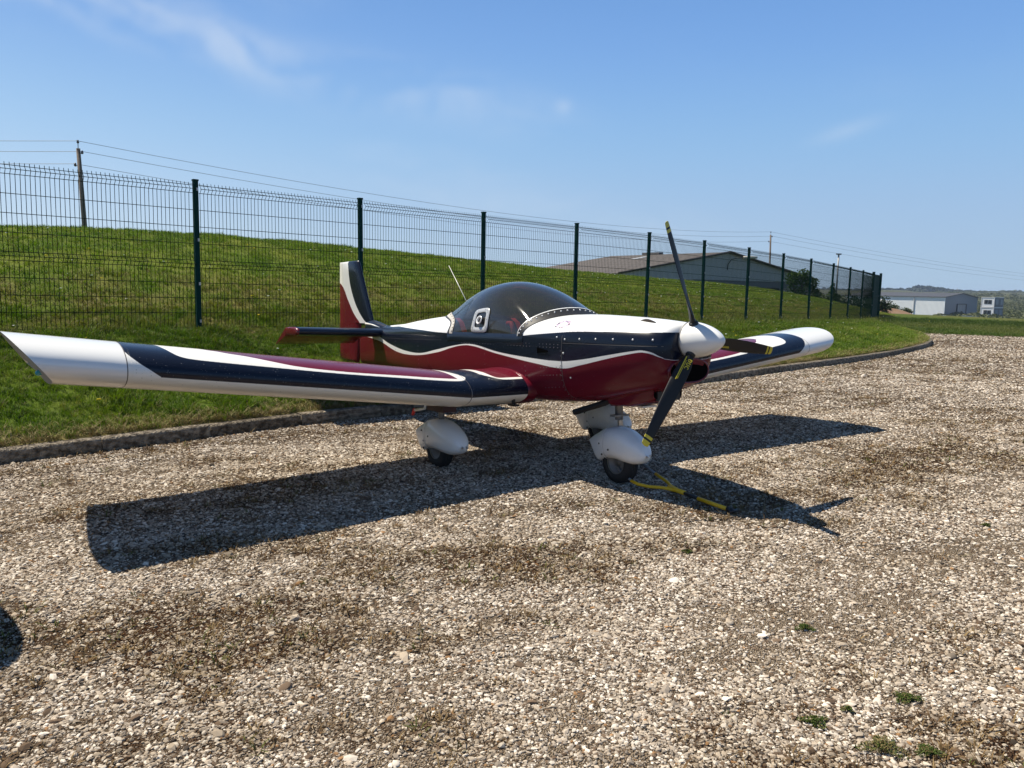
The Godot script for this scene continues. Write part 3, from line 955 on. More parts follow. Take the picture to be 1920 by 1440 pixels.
	for k in 60:
		var d2 := Vector3(rng.randfn(), absf(rng.randfn()), rng.randfn()).normalized()
		var o := d2 * rng.randf_range(0.7, 1.0)
		var b2 := Basis.from_euler(Vector3(rng.randf_range(-1, 1), rng.randf() * TAU, rng.randf_range(-1, 1)))
		tri(cl, o + b2 * Vector3(-0.28, 0, 0), o + b2 * Vector3(0.28, 0, 0.05), o + b2 * Vector3(0, 0.3, 0))
	swarm("scrub", done(cl), M.leaf, buf, n)
	var wb := PackedFloat32Array()
	var nw := 2600
	wb.resize(nw * 16)
	for i in nw:
		var az := rng.randf_range(-0.1, 0.95)
		var d := rng.randf_range(1300.0, 1700.0)
		var x := sin(az) * d; var z := -cos(az) * d
		var hh := 2.6 + 2.0 * maxf(0.0, lawn_noise.get_noise_1d(az * 30.0)) + 6.0 * exp(-pow((az - 0.487) / 0.016, 2.0))
		inst(wb, i, Basis(Vector3.UP, rng.randf() * TAU).scaled(Vector3(hh * 1.1, hh * rng.randf_range(0.7, 1.1), hh * 1.1)), Vector3(x, land_y(x, z) - 1.0, z), Color(0.03, 0.045, 0.03).lerp(Color(0.06, 0.075, 0.045), rng.randf()))
	swarm("distant_woods", done(cl_copy()), M.leaf, wb, nw)

func cl_copy() -> SurfaceTool:
	var cl := st_new()
	cl.set_smooth_group(-1)
	for k in 70:
		var d2 := Vector3(rng.randfn(), absf(rng.randfn()), rng.randfn()).normalized()
		var o := d2 * rng.randf_range(0.6, 1.0)
		var b2 := Basis.from_euler(Vector3(rng.randf_range(-1, 1), rng.randf() * TAU, rng.randf_range(-1, 1)))
		tri(cl, o + b2 * Vector3(-0.35, 0, 0), o + b2 * Vector3(0.35, 0, 0.05), o + b2 * Vector3(0, 0.4, 0))
	return cl

# ---------------------------------------------------------------- the aeroplane (x forward, y up, z to its right wing)
const CREAM := Color(0.80, 0.785, 0.73)
const NAVY := Color(0.0055, 0.009, 0.020)
const BURG := Color(0.12, 0.006, 0.016)
const WHITE := Color(0.80, 0.80, 0.79)

func paint(img: Image, bump: Image) -> StandardMaterial3D:
	var m := mat(Color.WHITE, 0.26, 0, 0.3)
	m.clearcoat = 0.16
	m.metallic_specular = 0.36
	m.albedo_texture = ImageTexture.create_from_image(img)
	m.texture_repeat = false
	if bump:
		m.heightmap_enabled = true
		m.heightmap_texture = ImageTexture.create_from_image(bump)
		m.heightmap_scale = 0.3
	return m

func col(c: Color) -> Color:
	return c.linear_to_srgb()

func dot_at(im: Image, x: float, y: float, rx: int, ry: int, v: float) -> void:
	im.fill_rect(Rect2i(int(x) - rx / 2, int(y) - ry / 2, rx, ry), Color(v, v, v))

func fuselage_paint() -> StandardMaterial3D:
	var w := 2048; var h := 512
	var im := Image.create_empty(w, h, false, Image.FORMAT_RGB8)
	var bp := Image.create_empty(w, h, false, Image.FORMAT_L8)
	bp.fill(Color(0.5, 0.5, 0.5))
	var tx := [-3.5, -2.79, -2.4, -1.68, -1.23, -0.83, -0.41, -0.28, -0.14, 0.21, 0.73, 1.05, 1.23, 1.5, 1.67, 1.76, 1.85, 1.94, 2.0]
	var ty := [1.09, 1.02, 0.95, 0.89, 0.888, 0.94, 1.0, 1.012, 1.01, 0.962, 0.928, 0.922, 0.942, 0.99, 1.02, 1.03, 1.01, 0.95, 0.90]
	var bx := [-3.5, -2.7, -2.08, -1.34, -0.83, -0.28, 0.21, 0.73, 1.08, 1.23, 1.67, 1.76, 1.85, 1.95, 2.0]
	var by := [1.02, 0.955, 0.868, 0.86, 0.912, 1.0, 0.944, 0.89, 0.868, 0.90, 1.002, 1.015, 0.998, 0.945, 0.895]
	var wx := [-2.72, -2.62, -2.5, -2.17, -1.33, -0.53, -0.3, 0.5, 0.63, 0.99, 1.15, 1.71, 2.02]
	var wy := [1.21, 1.15, 1.135, 1.14, 1.122, 1.105, 1.12, 1.10, 1.112, 1.14, 1.15, 1.155, 1.16]
	for i in w:
		var x := -3.6 + 5.6 * (i + 0.5) / w
		var a := int((1.35 - crv(wx, wy, x)) / 0.85 * h)
		if x < -2.72: a = 0
		var b := int((1.35 - crv(tx, ty, x)) / 0.85 * h)
		var c := int((1.35 - crv(bx, by, x)) / 0.85 * h)
		c = maxi(c, b + 2)
		im.fill_rect(Rect2i(i, 0, 1, a), col(WHITE))
		im.fill_rect(Rect2i(i, a, 1, b - a), col(NAVY))
		im.fill_rect(Rect2i(i, b, 1, c - b), col(CREAM))
		im.fill_rect(Rect2i(i, c, 1, h - c), col(BURG))
	var px := func(x: float) -> float: return (x + 3.6) / 5.6 * w
	var py := func(y: float) -> float: return (1.35 - y) / 0.85 * h
	# rivets and skin joints
	for line in [[-0.6, 0.58, 1.045, 1.045], [-0.4, 1.0, 1.075, 1.075], [0.2, 1.0, 1.03, 1.03], [0.95, 1.15, 0.85, 0.85], [0.9, 1.1, 0.80, 0.80], [0.55, 1.0, 0.74, 0.76], [0.75, 1.05, 0.69, 0.70], [-2.6, -0.6, 1.02, 1.06], [-2.6, 0.5, 0.66, 0.60]]:
		var n := int((line[1] - line[0]) / 0.034)
		for k in n + 1:
			var t := float(k) / n
			dot_at(bp, px.call(lerpf(line[0], line[1], t)), py.call(lerpf(line[2], line[3], t)), 3, 4, 0.95)
	for xv in [-2.1, -1.3, -0.62, 0.0, 1.02, 0.62]:
		for k in 14:
			dot_at(bp, px.call(xv), py.call(0.62 + 0.034 * k), 3, 4, 0.95)
	bp.fill_rect(Rect2i(int(px.call(1.05)), int(py.call(1.065)), int(px.call(1.92) - px.call(1.05)), 4), Color(0.05, 0.05, 0.05))
	bp.fill_rect(Rect2i(int(px.call(1.04)), int(py.call(1.15)), 4, int(py.call(0.6) - py.call(1.15))), Color(0.2, 0.2, 0.2))
	# the faded emblem on the cowling
	for k in 26:
		var a := TAU * k / 26.0
		if rng.randf() < 0.75:
			dot_at(im, px.call(0.98 + 0.055 * cos(a) + rng.randf_range(-0.012, 0.012)), py.call(1.205 + 0.022 * sin(a) + rng.randf_range(-0.006, 0.006)), 4 + rng.randi() % 4, 4 + rng.randi() % 3, 0.0)
			im.fill_rect(Rect2i(int(px.call(0.98 + 0.055 * cos(a))) - 3, int(py.call(1.205 + 0.022 * sin(a))) - 3, 6 + rng.randi() % 5, 5 + rng.randi() % 4), col(Color(0.5, 0.40, 0.55).lerp(Color(0.6, 0.45, 0.5), rng.randf())))
	# dust
	for k in 260:
		var x := rng.randf_range(0.0, w); var y := rng.randf_range(h * 0.25, h)
		im.fill_rect(Rect2i(int(x), int(y), 1, 1 + rng.randi() % 2), col(Color(0.25, 0.23, 0.2)))
	return paint(im, bp)

func wing_paint() -> StandardMaterial3D:
	var w := 2048; var h := 1024
	var im := Image.create_empty(w, h, false, Image.FORMAT_RGB8)
	im.fill(col(CREAM))
	var bp := Image.create_empty(w, h, false, Image.FORMAT_L8)
	bp.fill(Color(0.5, 0.5, 0.5))
	var tv := func(t: float) -> int: return clampi(int((t + 1.0) * 0.5 * h), 0, h)
	var seg := func(i: int, t0: float, t1: float, c: Color) -> void:
		var a: int = tv.call(t0); var b: int = tv.call(t1)
		if b > a: im.fill_rect(Rect2i(i, a, 1, b - a), col(c))
	for i in w:
		var z := 0.4 + 3.7 * (i + 0.5) / w
		if z > 3.47: continue
		var lo := -0.068
		if z > 3.24: lo = crv([3.235, 3.30, 3.36, 3.42, 3.45, 3.465, 3.47], [-0.068, 0.032, 0.128, 0.283, 0.454, 0.7, 1.0], z)
		seg.call(i, lo, 1.0, NAVY)
		if z < 0.86:
			var t_out := 0.233 if z < 0.62 else crv([0.62, 0.70, 0.74, 0.80, 0.83, 0.85, 0.86], [0.233, 0.245, 0.273, 0.325, 0.364, 0.484, 1.0], z)
			seg.call(i, t_out, 1.0, CREAM)
			if z < 0.79:
				var t_in := 0.272 if z < 0.70 else crv([0.70, 0.735, 0.76, 0.775, 0.785, 0.79], [0.272, 0.29, 0.338, 0.42, 0.55, 1.0], z)
				seg.call(i, t_in, 1.0, BURG)
		elif z > 1.01 and z < 3.24:
			var a := crv([1.01, 1.03, 1.07, 1.13, 1.23, 1.6, 2.08, 2.52, 2.92, 3.03, 3.09, 3.13, 3.165, 3.2, 3.22, 3.24], [0.318, 0.275, 0.245, 0.228, 0.216, 0.205, 0.195, 0.208, 0.225, 0.235, 0.252, 0.287, 0.365, 0.5, 0.7, 1.0], z)
			var b := 1.0
			if z < 1.16: b = crv([1.01, 1.03, 1.06, 1.10, 1.13, 1.16], [0.318, 0.37, 0.414, 0.5, 0.66, 1.0], z)
			seg.call(i, a, b, CREAM)
			if z > 1.10 and z < 3.0:
				var g := crv([1.10, 1.3, 1.56, 2.07, 2.38, 2.5, 2.68, 2.83, 2.95, 3.0], [0.275, 0.258, 0.25, 0.235, 0.263, 0.303, 0.384, 0.449, 0.62, 1.0], z)
				var e := 1.0
				if z < 1.22: e = crv([1.10, 1.13, 1.16, 1.19, 1.22], [0.275, 0.385, 0.5, 0.68, 1.0], z)
				seg.call(i, g, e, BURG)
	var px := func(z: float) -> float: return (z - 0.4) / 3.7 * w
	# joints and rivets
	for z in [1.03, 3.42]:
		bp.fill_rect(Rect2i(int(px.call(z)), 0, 3, h), Color(0.1, 0.1, 0.1))
		im.fill_rect(Rect2i(int(px.call(z)), int(0.30 * h), 2, int(0.25 * h)), col(Color(0.30, 0.29, 0.28)))
		for k in 60:
			dot_at(bp, px.call(z - 0.025), h * (0.22 + 0.008 * k * 1.2), 4, 3, 0.9)
	for z in [1.6, 2.15, 2.7]:
		for k in 70:
			dot_at(bp, px.call(z), h * (0.05 + 0.013 * k), 4, 3, 0.8)
	for t in [-0.5, 0.12, 0.5, 0.72]:
		for k in 100:
			dot_at(bp, px.call(0.5 + k * 0.034), tv.call(t), 4, 3, 0.8)
	# flies and stone chips on the leading edge
	for k in 420:
		var z := rng.randf_range(0.42, 3.4); var t := clampf(rng.randfn(0.04, 0.09), -0.2, 0.4)
		im.fill_rect(Rect2i(int(px.call(z)), tv.call(t), 1 + rng.randi() % 3, 1 + rng.randi() % 3), col(Color(0.30, 0.28, 0.25).lerp(Color(0.12, 0.11, 0.1), rng.randf())))
	return paint(im, bp)

func rudder_paint() -> StandardMaterial3D:
	var w := 256; var h := 512
	var im := Image.create_empty(w, h, false, Image.FORMAT_RGB8)
	im.fill(col(BURG))
	for j in h:
		var y := 2.0 - 1.4 * (j + 0.5) / h
		if y < 1.0: continue
		var xa := crv([1.0, 1.14, 1.28, 1.46, 1.67, 1.72], [-3.2, -3.39, -3.61, -3.81, -4.05, -4.2], y)
		var xb := crv([1.1, 1.19, 1.36, 1.66, 1.95, 2.0], [-3.1, -3.28, -3.51, -3.72, -3.78, -3.785], y)
		var a := int((xa + 4.2) / 1.2 * w); var b := int((xb + 4.2) / 1.2 * w)
		im.fill_rect(Rect2i(a, j, maxi(0, b - a), 1), col(CREAM))
		im.fill_rect(Rect2i(b, j, w - b, 1), col(NAVY))
	return paint(im, null)

func ring_low(st: Array, n: int) -> PackedVector3Array:   # station: side x, top x, half width, bottom, shoulder, top, low and high roundness, slant
	var r := PackedVector3Array()
	for i in n + 1:
		var a := PI * i / n
		r.append(Vector3(st[0], st[4] - (st[4] - st[3]) * pow(sin(a), 2.0 / st[6]), st[2] * sgnpow(cos(a), 2.0 / st[6])))
	return r

func ring_high(st: Array, n: int) -> PackedVector3Array:
	var r := PackedVector3Array()
	for i in n + 1:
		var a := PI * i / n
		var h := pow(sin(a), 2.0 / st[7])
		r.append(Vector3(lerpf(st[0], st[1], pow(h, st[8])), st[4] + (st[5] - st[4]) * h, st[2] * sgnpow(cos(a), 2.0 / st[7])))
	return r

func side_uv(rows: Array) -> Array:
	var out := []
	for r in rows:
		var q := PackedVector2Array()
		for p in r: q.append(Vector2((p.x + 3.6) / 5.6, (1.35 - p.y) / 0.85))
		out.append(q)
	return out

func hull_z(x: float, y: float) -> float:   # half width of the fuselage at that place on its side
	var xs := [-3.45, -2.7, -2.2, -1.75, -1.3, -0.93, -0.58, 0.555, 0.93, 1.15, 1.4, 1.6, 1.78, 1.87, 1.905]
	var w := lin(xs, [0.028, 0.11, 0.21, 0.315, 0.395, 0.445, 0.474, 0.474, 0.467, 0.445, 0.405, 0.362, 0.318, 0.285, 0.25], x)
	var yb := lin(xs, [0.66, 0.635, 0.62, 0.60, 0.585, 0.575, 0.565, 0.562, 0.58, 0.605, 0.65, 0.69, 0.735, 0.772, 0.805], x)
	var ys := lin(xs, [0.95, 1.02, 1.04, 1.06, 1.08, 1.092, 1.1, 1.1, 1.08, 1.065, 1.052, 1.045, 1.04, 1.035, 1.03], x)
	var yt := lin(xs, [1.10, 1.142, 1.172, 1.215, 1.237, 1.252, 1.263, 1.282, 1.283, 1.276, 1.265, 1.252, 1.236, 1.22, 1.2], x)
	var nl := lin(xs, [3.0, 3.4, 4.0, 4.2, 4.5, 4.5, 4.5, 4.5, 4.0, 3.6, 3.3, 3.0, 2.8, 2.6, 2.5], x)
	var nu := lin(xs, [2.0, 2.0, 2.05, 2.1, 2.1, 2.1, 2.1, 2.1, 2.35, 2.5, 2.6, 2.6, 2.5, 2.4, 2.3], x)
	var e := (y - ys) / (yt - ys) if y > ys else (ys - y) / (ys - yb)
	var n := nu if y > ys else nl
	return w * pow(maxf(0.0, 1.0 - pow(clampf(e, 0.0, 1.0), n)), 1.0 / n)

func canopy_at(u: float, a: float, off := 0.0) -> Vector3:
	var h := pow(maxf(0.0, sin(a)), 2.0 / 2.1)
	var xs := -0.58 + 1.135 * u; var xt := -1.259 + 2.009 * u
	var yc := crv([0.0, 0.125, 0.25, 0.375, 0.5, 0.625, 0.75, 0.875, 1.0], [1.263, 1.357, 1.458, 1.532, 1.573, 1.573, 1.516, 1.412, 1.282], u)
	var e := lerpf(4.0, 1.9, pow(maxf(u, 0.0), 0.7))
	var p := Vector3(lerpf(xs, xt, pow(h, e)), 1.1 + (yc - 1.1) * h, 0.474 * sgnpow(cos(a), 2.0 / 2.1))
	if off != 0.0:
		var n := Vector3(p.x * 0.18, p.y - 0.98, p.z).normalized()
		p += n * off
	return p

func canopy_patch(s: SurfaceTool, u0: float, u1: float, a0: float, a1: float, nu: int, na: int, off: float) -> void:
	var rows := []
	for i in nu + 1:
		var row := PackedVector3Array()
		for j in na + 1:
			row.append(canopy_at(lerpf(u0, u1, float(i) / nu), lerpf(a0, a1, float(j) / na), off))
		rows.append(row)
	var mid: Vector3 = rows[nu / 2][na / 2]
	grid(s, rows, false, [], (mid - Vector3(mid.x * 0.7, 0.9, 0)).normalized())

func foil(t: float) -> Vector2:   # thick wing section, t from -1 (lower trailing edge) over 0 (nose) to 1
	var x := t * t
	var yt := 5.0 * 0.2117 * (0.2969 * sqrt(x) - 0.126 * x - 0.3516 * x * x + 0.2843 * x * x * x - 0.1036 * x * x * x * x)
	var yc := 0.0265 / 0.16 * (0.8 * x - x * x) if x < 0.4 else 0.0265 / 0.36 * (0.2 + 0.8 * x - x * x)
	return Vector2(x, yc + signf(t) * yt)

func wing_at(t: float, z: float, side: float) -> Vector3:
	var f := foil(t)
	var y0 := 0.6655 + maxf(0.0, z - 1.04) * 0.1128
	return Vector3(0.673 - f.x * 1.35 * 0.9989, y0 + f.y * 1.35 - f.x * 1.35 * 0.0468, z * side)

func pant(s: SurfaceTool, at: Vector3, k: float, xa: float, xb: float, part: int, swell := 0.0, dt := 0.0, db := 0.0) -> void:   # wheel fairing from the tail to the nose of it, stations as fractions
	var xs := [0.0, 0.08, 0.18, 0.32, 0.45, 0.57, 0.69, 0.8, 0.89, 0.95, 0.985, 1.0]
	var yt := [0.295, 0.33, 0.366, 0.412, 0.436, 0.44, 0.422, 0.386, 0.352, 0.312, 0.272, 0.235]
	var yb := [0.255, 0.192, 0.122, 0.142, 0.158, 0.156, 0.148, 0.146, 0.158, 0.178, 0.205, 0.235]
	var hw := [0.012, 0.035, 0.06, 0.092, 0.112, 0.12, 0.118, 0.106, 0.085, 0.06, 0.03, 0.006]
	var rows := []
	for i in 25:
		var f := lerpf(xa, xb, i / 24.0)
		var t := crv(xs, yt, f) + swell + dt; var b := crv(xs, yb, f) - swell + db; var w := crv(xs, hw, f) * 1.0 + swell
		var row := PackedVector3Array()
		for j in 24:
			var a := TAU * j / 24.0
			row.append(at + Vector3((f - 0.5) * 0.83 * k, lerpf(b, t, 0.5 + 0.5 * sgnpow(sin(a), 0.8)), w * sgnpow(cos(a), 0.8)))
		rows.append(row)
	grid(s, rows, true, [], Vector3.ZERO, part)

func wheel_unit(root: Node3D, at: Vector3, r: float, w: float) -> void:
	var t := Transform3D(Basis(Vector3.RIGHT, PI / 2), at)
	var s := st_new()
	var prof := []
	for i in 17:
		var a := -PI * 0.62 + TAU * 0.62 * i / 16.0
		prof.append(Vector2(r - w * 0.5 * 1.0 + w * 0.5 * cos(a), w * 0.5 * sin(a) * 1.02))
	lathe(s, prof, t, 28)
	for g in [-0.28, -0.1, 0.1, 0.28]:   # tread ribs
		lathe(s, [Vector2(r - 0.008, w * (g - 0.05)), Vector2(r + 0.0015, w * (g - 0.045)), Vector2(r + 0.0015, w * (g + 0.045)), Vector2(r - 0.008, w * (g + 0.05))], t, 28, 3)
	var tyre := put("wheel", done(s), M.rubber, root)
	var rs := st_new()
	var ri := r - w * 0.62
	lathe(rs, [Vector2(0.0, w * 0.22), Vector2(0.022, w * 0.25), Vector2(0.025, w * 0.1), Vector2(ri * 0.7, w * 0.14), Vector2(ri * 0.8, w * 0.36), Vector2(ri + 0.006, w * 0.42), Vector2(ri + 0.008, w * 0.3), Vector2(ri + 0.008, -w * 0.3), Vector2(ri + 0.006, -w * 0.42), Vector2(ri * 0.8, -w * 0.36), Vector2(ri * 0.7, -w * 0.14), Vector2(0.025, -w * 0.1), Vector2(0.022, -w * 0.25), Vector2(0.0, -w * 0.22)], t, 24, 0)
	put("rim", done(rs), M.rim, tyre)
	rs = st_new()
	for e in [-1.0, 1.0]:
		lathe(rs, [Vector2(ri - 0.004, e * w * 0.40), Vector2(ri + 0.004, e * w * 0.455), Vector2(ri + 0.010, e * w * 0.43)], t, 28, 9)
	put("rim_ring", done(rs), M.rim_ring, tyre)

func aeroplanes() -> void:
	M.rim = mat(L(0.13, 0.125, 0.115), 0.5, 0.2)
	M.rim_ring = mat(L(0.42, 0.38, 0.27), 0.4, 0.3)
	var fw := Vector3(0.5935, 0, 0.8049); var sd := Vector3(-0.8049, 0, 0.5935)
	var c := cos(0.0355); var s0 := sin(0.0355)
	var o := base("aeroplane", Vector3(0.1362, 0, -6.9675))
	o.basis = Basis(fw * c + Vector3.UP * s0, Vector3.UP * c - fw * s0, sd) * Basis(Vector3.RIGHT, -0.0129)
	tag(o, "small low-wing aeroplane painted burgundy, navy and white, bubble canopy, parked on the gravel", "aeroplane", "aeroplanes on the gravel")
	var fp := fuselage_paint(); var wp := wing_paint(); var rp := rudder_paint()
	# fuselage
	var rear := [[-3.45, -3.45, 0.028, 0.66, 0.95, 1.10, 3.0, 2.0, 1.0], [-3.1, -3.1, 0.055, 0.65, 1.0, 1.125, 3.0, 2.0, 1.0], [-2.7, -2.7, 0.11, 0.635, 1.02, 1.142, 3.4, 2.0, 1.0], [-2.2, -2.2, 0.21, 0.62, 1.04, 1.172, 4.0, 2.05, 1.0], [-1.75, -1.8, 0.315, 0.60, 1.06, 1.215, 4.2, 2.1, 2.0], [-1.3, -1.58, 0.395, 0.585, 1.08, 1.237, 4.5, 2.1, 4.0], [-0.93, -1.41, 0.445, 0.575, 1.092, 1.252, 4.5, 2.1, 4.0], [-0.58, -1.259, 0.474, 0.565, 1.1, 1.263, 4.5, 2.1, 4.0]]
	var mids := [[-0.58, 0, 0.474, 0.565, 1.1, 0, 4.5], [-0.1, 0, 0.476, 0.56, 1.1, 0, 4.5], [0.3, 0, 0.477, 0.56, 1.1, 0, 4.5], [0.555, 0, 0.474, 0.562, 1.1, 0, 4.5]]
	var front := [[0.555, 0.75, 0.474, 0.562, 1.1, 1.282, 4.5, 2.1, 1.9], [0.72, 0.87, 0.474, 0.566, 1.092, 1.284, 4.3, 2.2, 1.6], [0.93, 1.0, 0.467, 0.58, 1.08, 1.283, 4.0, 2.35, 1.2], [1.15, 1.17, 0.445, 0.605, 1.065, 1.276, 3.6, 2.5, 1.0], [1.4, 1.4, 0.405, 0.65, 1.052, 1.265, 3.3, 2.6, 1.0], [1.6, 1.6, 0.362, 0.69, 1.045, 1.252, 3.0, 2.6, 1.0], [1.78, 1.78, 0.318, 0.735, 1.04, 1.236, 2.8, 2.5, 1.0], [1.87, 1.87, 0.285, 0.772, 1.035, 1.220, 2.6, 2.4, 1.0], [1.905, 1.905, 0.25, 0.805, 1.03, 1.200, 2.5, 2.3, 1.0], [1.918, 1.918, 0.18, 0.87, 1.03, 1.15, 2.3, 2.2, 1.0], [1.92, 1.92, 0.01, 1.02, 1.03, 1.04, 2.0, 2.0, 1.0]]
	var s := st_new()
	var lows := []
	for st in rear: lows.append(ring_low(st, 24))
	for st in mids.slice(1): lows.append(ring_low(st, 24))
	for st in front.slice(1): lows.append(ring_low(st, 24))
	var hint := Vector3.ZERO
	grid(s, lows, false, side_uv(lows))
	var hr := []; var hf := []
	for st in rear: hr.append(ring_high(st, 24))
	for st in front: hf.append(ring_high(st, 24))
	grid(s, hr, false, side_uv(hr), Vector3.UP)
	grid(s, hf, false, side_uv(hf), Vector3.UP)
	var fus := put("fuselage", done(s), fp, o)
	# parts on the fuselage
	var dome := st_new()
	lathe(dome, [Vector2(0.0085, 0.0), Vector2(0.008, 0.003), Vector2(0.005, 0.0055), Vector2(0.0, 0.006)], Transform3D(), 8)
	var screw := done(dome)
	for q in [[1.075, 1.09], [1.22, 1.096], [1.37, 1.1], [1.52, 1.102], [1.68, 1.104], [1.83, 1.106], [1.06, 0.985], [1.12, 0.80], [1.15, 0.70], [0.99, 1.105]]:
		for side in [-1.0, 1.0]:
			var w := lin([0.62, 0.95, 1.15, 1.4, 1.6, 1.78, 1.87], [0.474, 0.466, 0.445, 0.405, 0.362, 0.318, 0.285], q[0])
			var ys := lin([0.62, 0.95, 1.15, 1.4, 1.6, 1.78, 1.87], [1.1, 1.08, 1.065, 1.052, 1.045, 1.04, 1.035], q[0])
			var top := lin([0.95, 1.4, 1.87], [1.283, 1.265, 1.22], q[0]); var bot := lin([0.95, 1.4, 1.87], [0.58, 0.65, 0.772], q[0])
			var e: float = (q[1] - ys) / (top - ys) if q[1] > ys else (ys - q[1]) / (ys - bot)
			var nn := 2.5 if q[1] > ys else 3.4
			var z := w * pow(maxf(0.0, 1.0 - pow(e, nn)), 1.0 / nn)
			var k := put("screw", screw, M.steel_white, fus)
			k.transform = Transform3D(Basis(Vector3.RIGHT, side * (PI / 2 - e * 0.5 * (1.0 if q[1] > ys else -0.3))), Vector3(q[0], q[1], side * (z + 0.0005)))
	var rv := st_new()
	for line in [[-0.55, 1.0, 1.048, 1.048, 0.042], [-0.35, 1.0, 1.022, 1.024, 0.042], [1.03, 1.03, 0.66, 1.0, 0.036], [0.60, 0.60, 0.66, 0.9, 0.036], [0.02, 0.02, 0.80, 0.98, 0.036], [0.80, 1.02, 0.86, 0.875, 0.036], [0.72, 1.02, 0.79, 0.815, 0.036], [0.82, 1.02, 0.70, 0.72, 0.036], [-2.5, -0.75, 1.0, 1.035, 0.06], [-1.3, -1.3, 0.64, 1.0, 0.045], [-2.1, -2.1, 0.66, 0.98, 0.045]]:
		var n := int(maxf(absf(line[1] - line[0]), absf(line[3] - line[2])) / line[4])
		for k in n + 1:
			var x := lerpf(line[0], line[1], float(k) / n); var y := lerpf(line[2], line[3], float(k) / n)
			for side in [-1.0, 1.0]:
				lathe(rv, [Vector2(0.0042, 0.0), Vector2(0.0035, 0.0016), Vector2(0.0, 0.0022)], Transform3D(Basis(Vector3.RIGHT, side * PI / 2), Vector3(x, y, side * (hull_z(x, y) + 0.0002))), 6, 11)
	tag(put("rivets", done(rv), mat(L(0.10, 0.085, 0.09), 0.35, 0.3), fus), "", "", "", "stuff")
	for seam in [[1.05, 1.90, 1.062, 1.062], [1.042, 1.042, 0.62, 1.12]]:
		for side in [-1.0, 1.0]:
			s = st_new()
			var ra := PackedVector3Array(); var rb := PackedVector3Array()
			for k in 25:
				var x := lerpf(seam[0], seam[1], k / 24.0); var y := lerpf(seam[2], seam[3], k / 24.0)
				var dx := 0.0 if seam[0] != seam[1] else 0.0022; var dy := 0.0022 if seam[0] != seam[1] else 0.0
				ra.append(Vector3(x - dx, y - dy, side * (hull_z(x - dx, y - dy) + 0.0012))); rb.append(Vector3(x + dx, y + dy, side * (hull_z(x + dx, y + dy) + 0.0012)))
			grid(s, [ra, rb], false, [], Vector3(0, 0.1, side))
			put("panel_seam", done(s), M.seam, fus)
	# air inlet under the spinner
	var lip := []
	for i in 13:
		var row := PackedVector3Array()
		var b := TAU * i / 12.0
		for j in 36:
			var a := TAU * j / 36.0
			row.append(Vector3(1.905 + 0.016 * sin(b), 0.885 + (0.085 + 0.012 * cos(b)) * sin(a), (0.205 + 0.012 * cos(b)) * sgnpow(cos(a), 0.75)))
		lip.append(row)
	s = st_new(); grid(s, lip, true)
	var inl := put("air_inlet", done(s), M.burgundy, fus)
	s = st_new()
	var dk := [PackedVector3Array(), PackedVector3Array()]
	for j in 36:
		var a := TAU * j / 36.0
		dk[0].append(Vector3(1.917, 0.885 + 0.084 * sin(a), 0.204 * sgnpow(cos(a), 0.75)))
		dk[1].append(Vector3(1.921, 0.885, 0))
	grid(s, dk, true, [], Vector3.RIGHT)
	put("inlet_shade_disc", done(s), M.void, inl)  # flat black disc, the shade inside the inlet painted on instead of a recess
	# scoop on top of the cowling
	for side in [1.0]:
		s = st_new()
		var low := PackedVector3Array(); var high := PackedVector3Array(); var back := PackedVector3Array()
		for i in 13:
			var f := i / 12.0
			var bow := sin(PI * f)
			var x := 1.585 + 0.155 * f
			low.append(Vector3(x, 1.2395 - 0.012 * f, side * (0.176 + 0.006 * bow)))
			high.append(Vector3(x, 1.2405 - 0.012 * f + 0.017 * bow, side * (0.165 + 0.008 * bow)))
			back.append(Vector3(x, 1.238 - 0.012 * f, side * (0.165 - 0.075 * bow)))
		grid(s, [high, back], false, [], Vector3.UP)
		var sc := put("cowl_scoop", done(s), M.white, fus)
		s = st_new()
		grid(s, [low, high], false, [], Vector3(0, 0.3, side))
		put("scoop_shade_face", done(s), mat(L(0.02, 0.014, 0.008), 0.9), sc)  # opening closed by a near-black face, shade under the hood put into its colour
	# flush side inlet, a black wedge
	for side in [-1.0, 1.0]:
		s = st_new()
		prism(s, PackedVector2Array([Vector2(0.76, 0.975), Vector2(0.76, 1.02), Vector2(0.90, 0.998), Vector2(0.90, 0.990)]), 0.004, Transform3D(Basis(), Vector3(0, 0, side * 0.4745)))
		put("side_inlet", done(s), M.void, fus)
	# cockpit
	s = st_new()
	var tub := []
	for st in [[-1.0, 0.40], [-0.6, 0.455], [0.3, 0.463], [0.7, 0.45]]:
		tub.append(PackedVector3Array([Vector3(st[0], 1.10, st[1]), Vector3(st[0], 0.75, st[1] - 0.02), Vector3(st[0], 0.70, 0), Vector3(st[0], 0.75, -st[1] + 0.02), Vector3(st[0], 1.10, -st[1])]))
	grid(s, tub, false, [], Vector3.UP)
	box(s, Vector3(-0.88, 0.92, 0), Vector3(0.04, 0.4, 0.62)); box(s, Vector3(0.48, 0.93, 0), Vector3(0.03, 0.40, 0.86))
	put("cockpit", done(s), M.cockpit, o)
	s = st_new()
	var gl := []
	for i in 9:
		var a := PI * i / 8.0
		gl.append(PackedVector3Array([Vector3(0.40, 1.09 + 0.11 * pow(sin(a), 0.9), 0.44 * cos(a)), Vector3(0.70, 1.09 + 0.15 * pow(sin(a), 0.9), 0.43 * cos(a))]))
	grid(s, gl, false, [], Vector3.UP)
	put("glare_shield", done(s), M.cockpit, o)
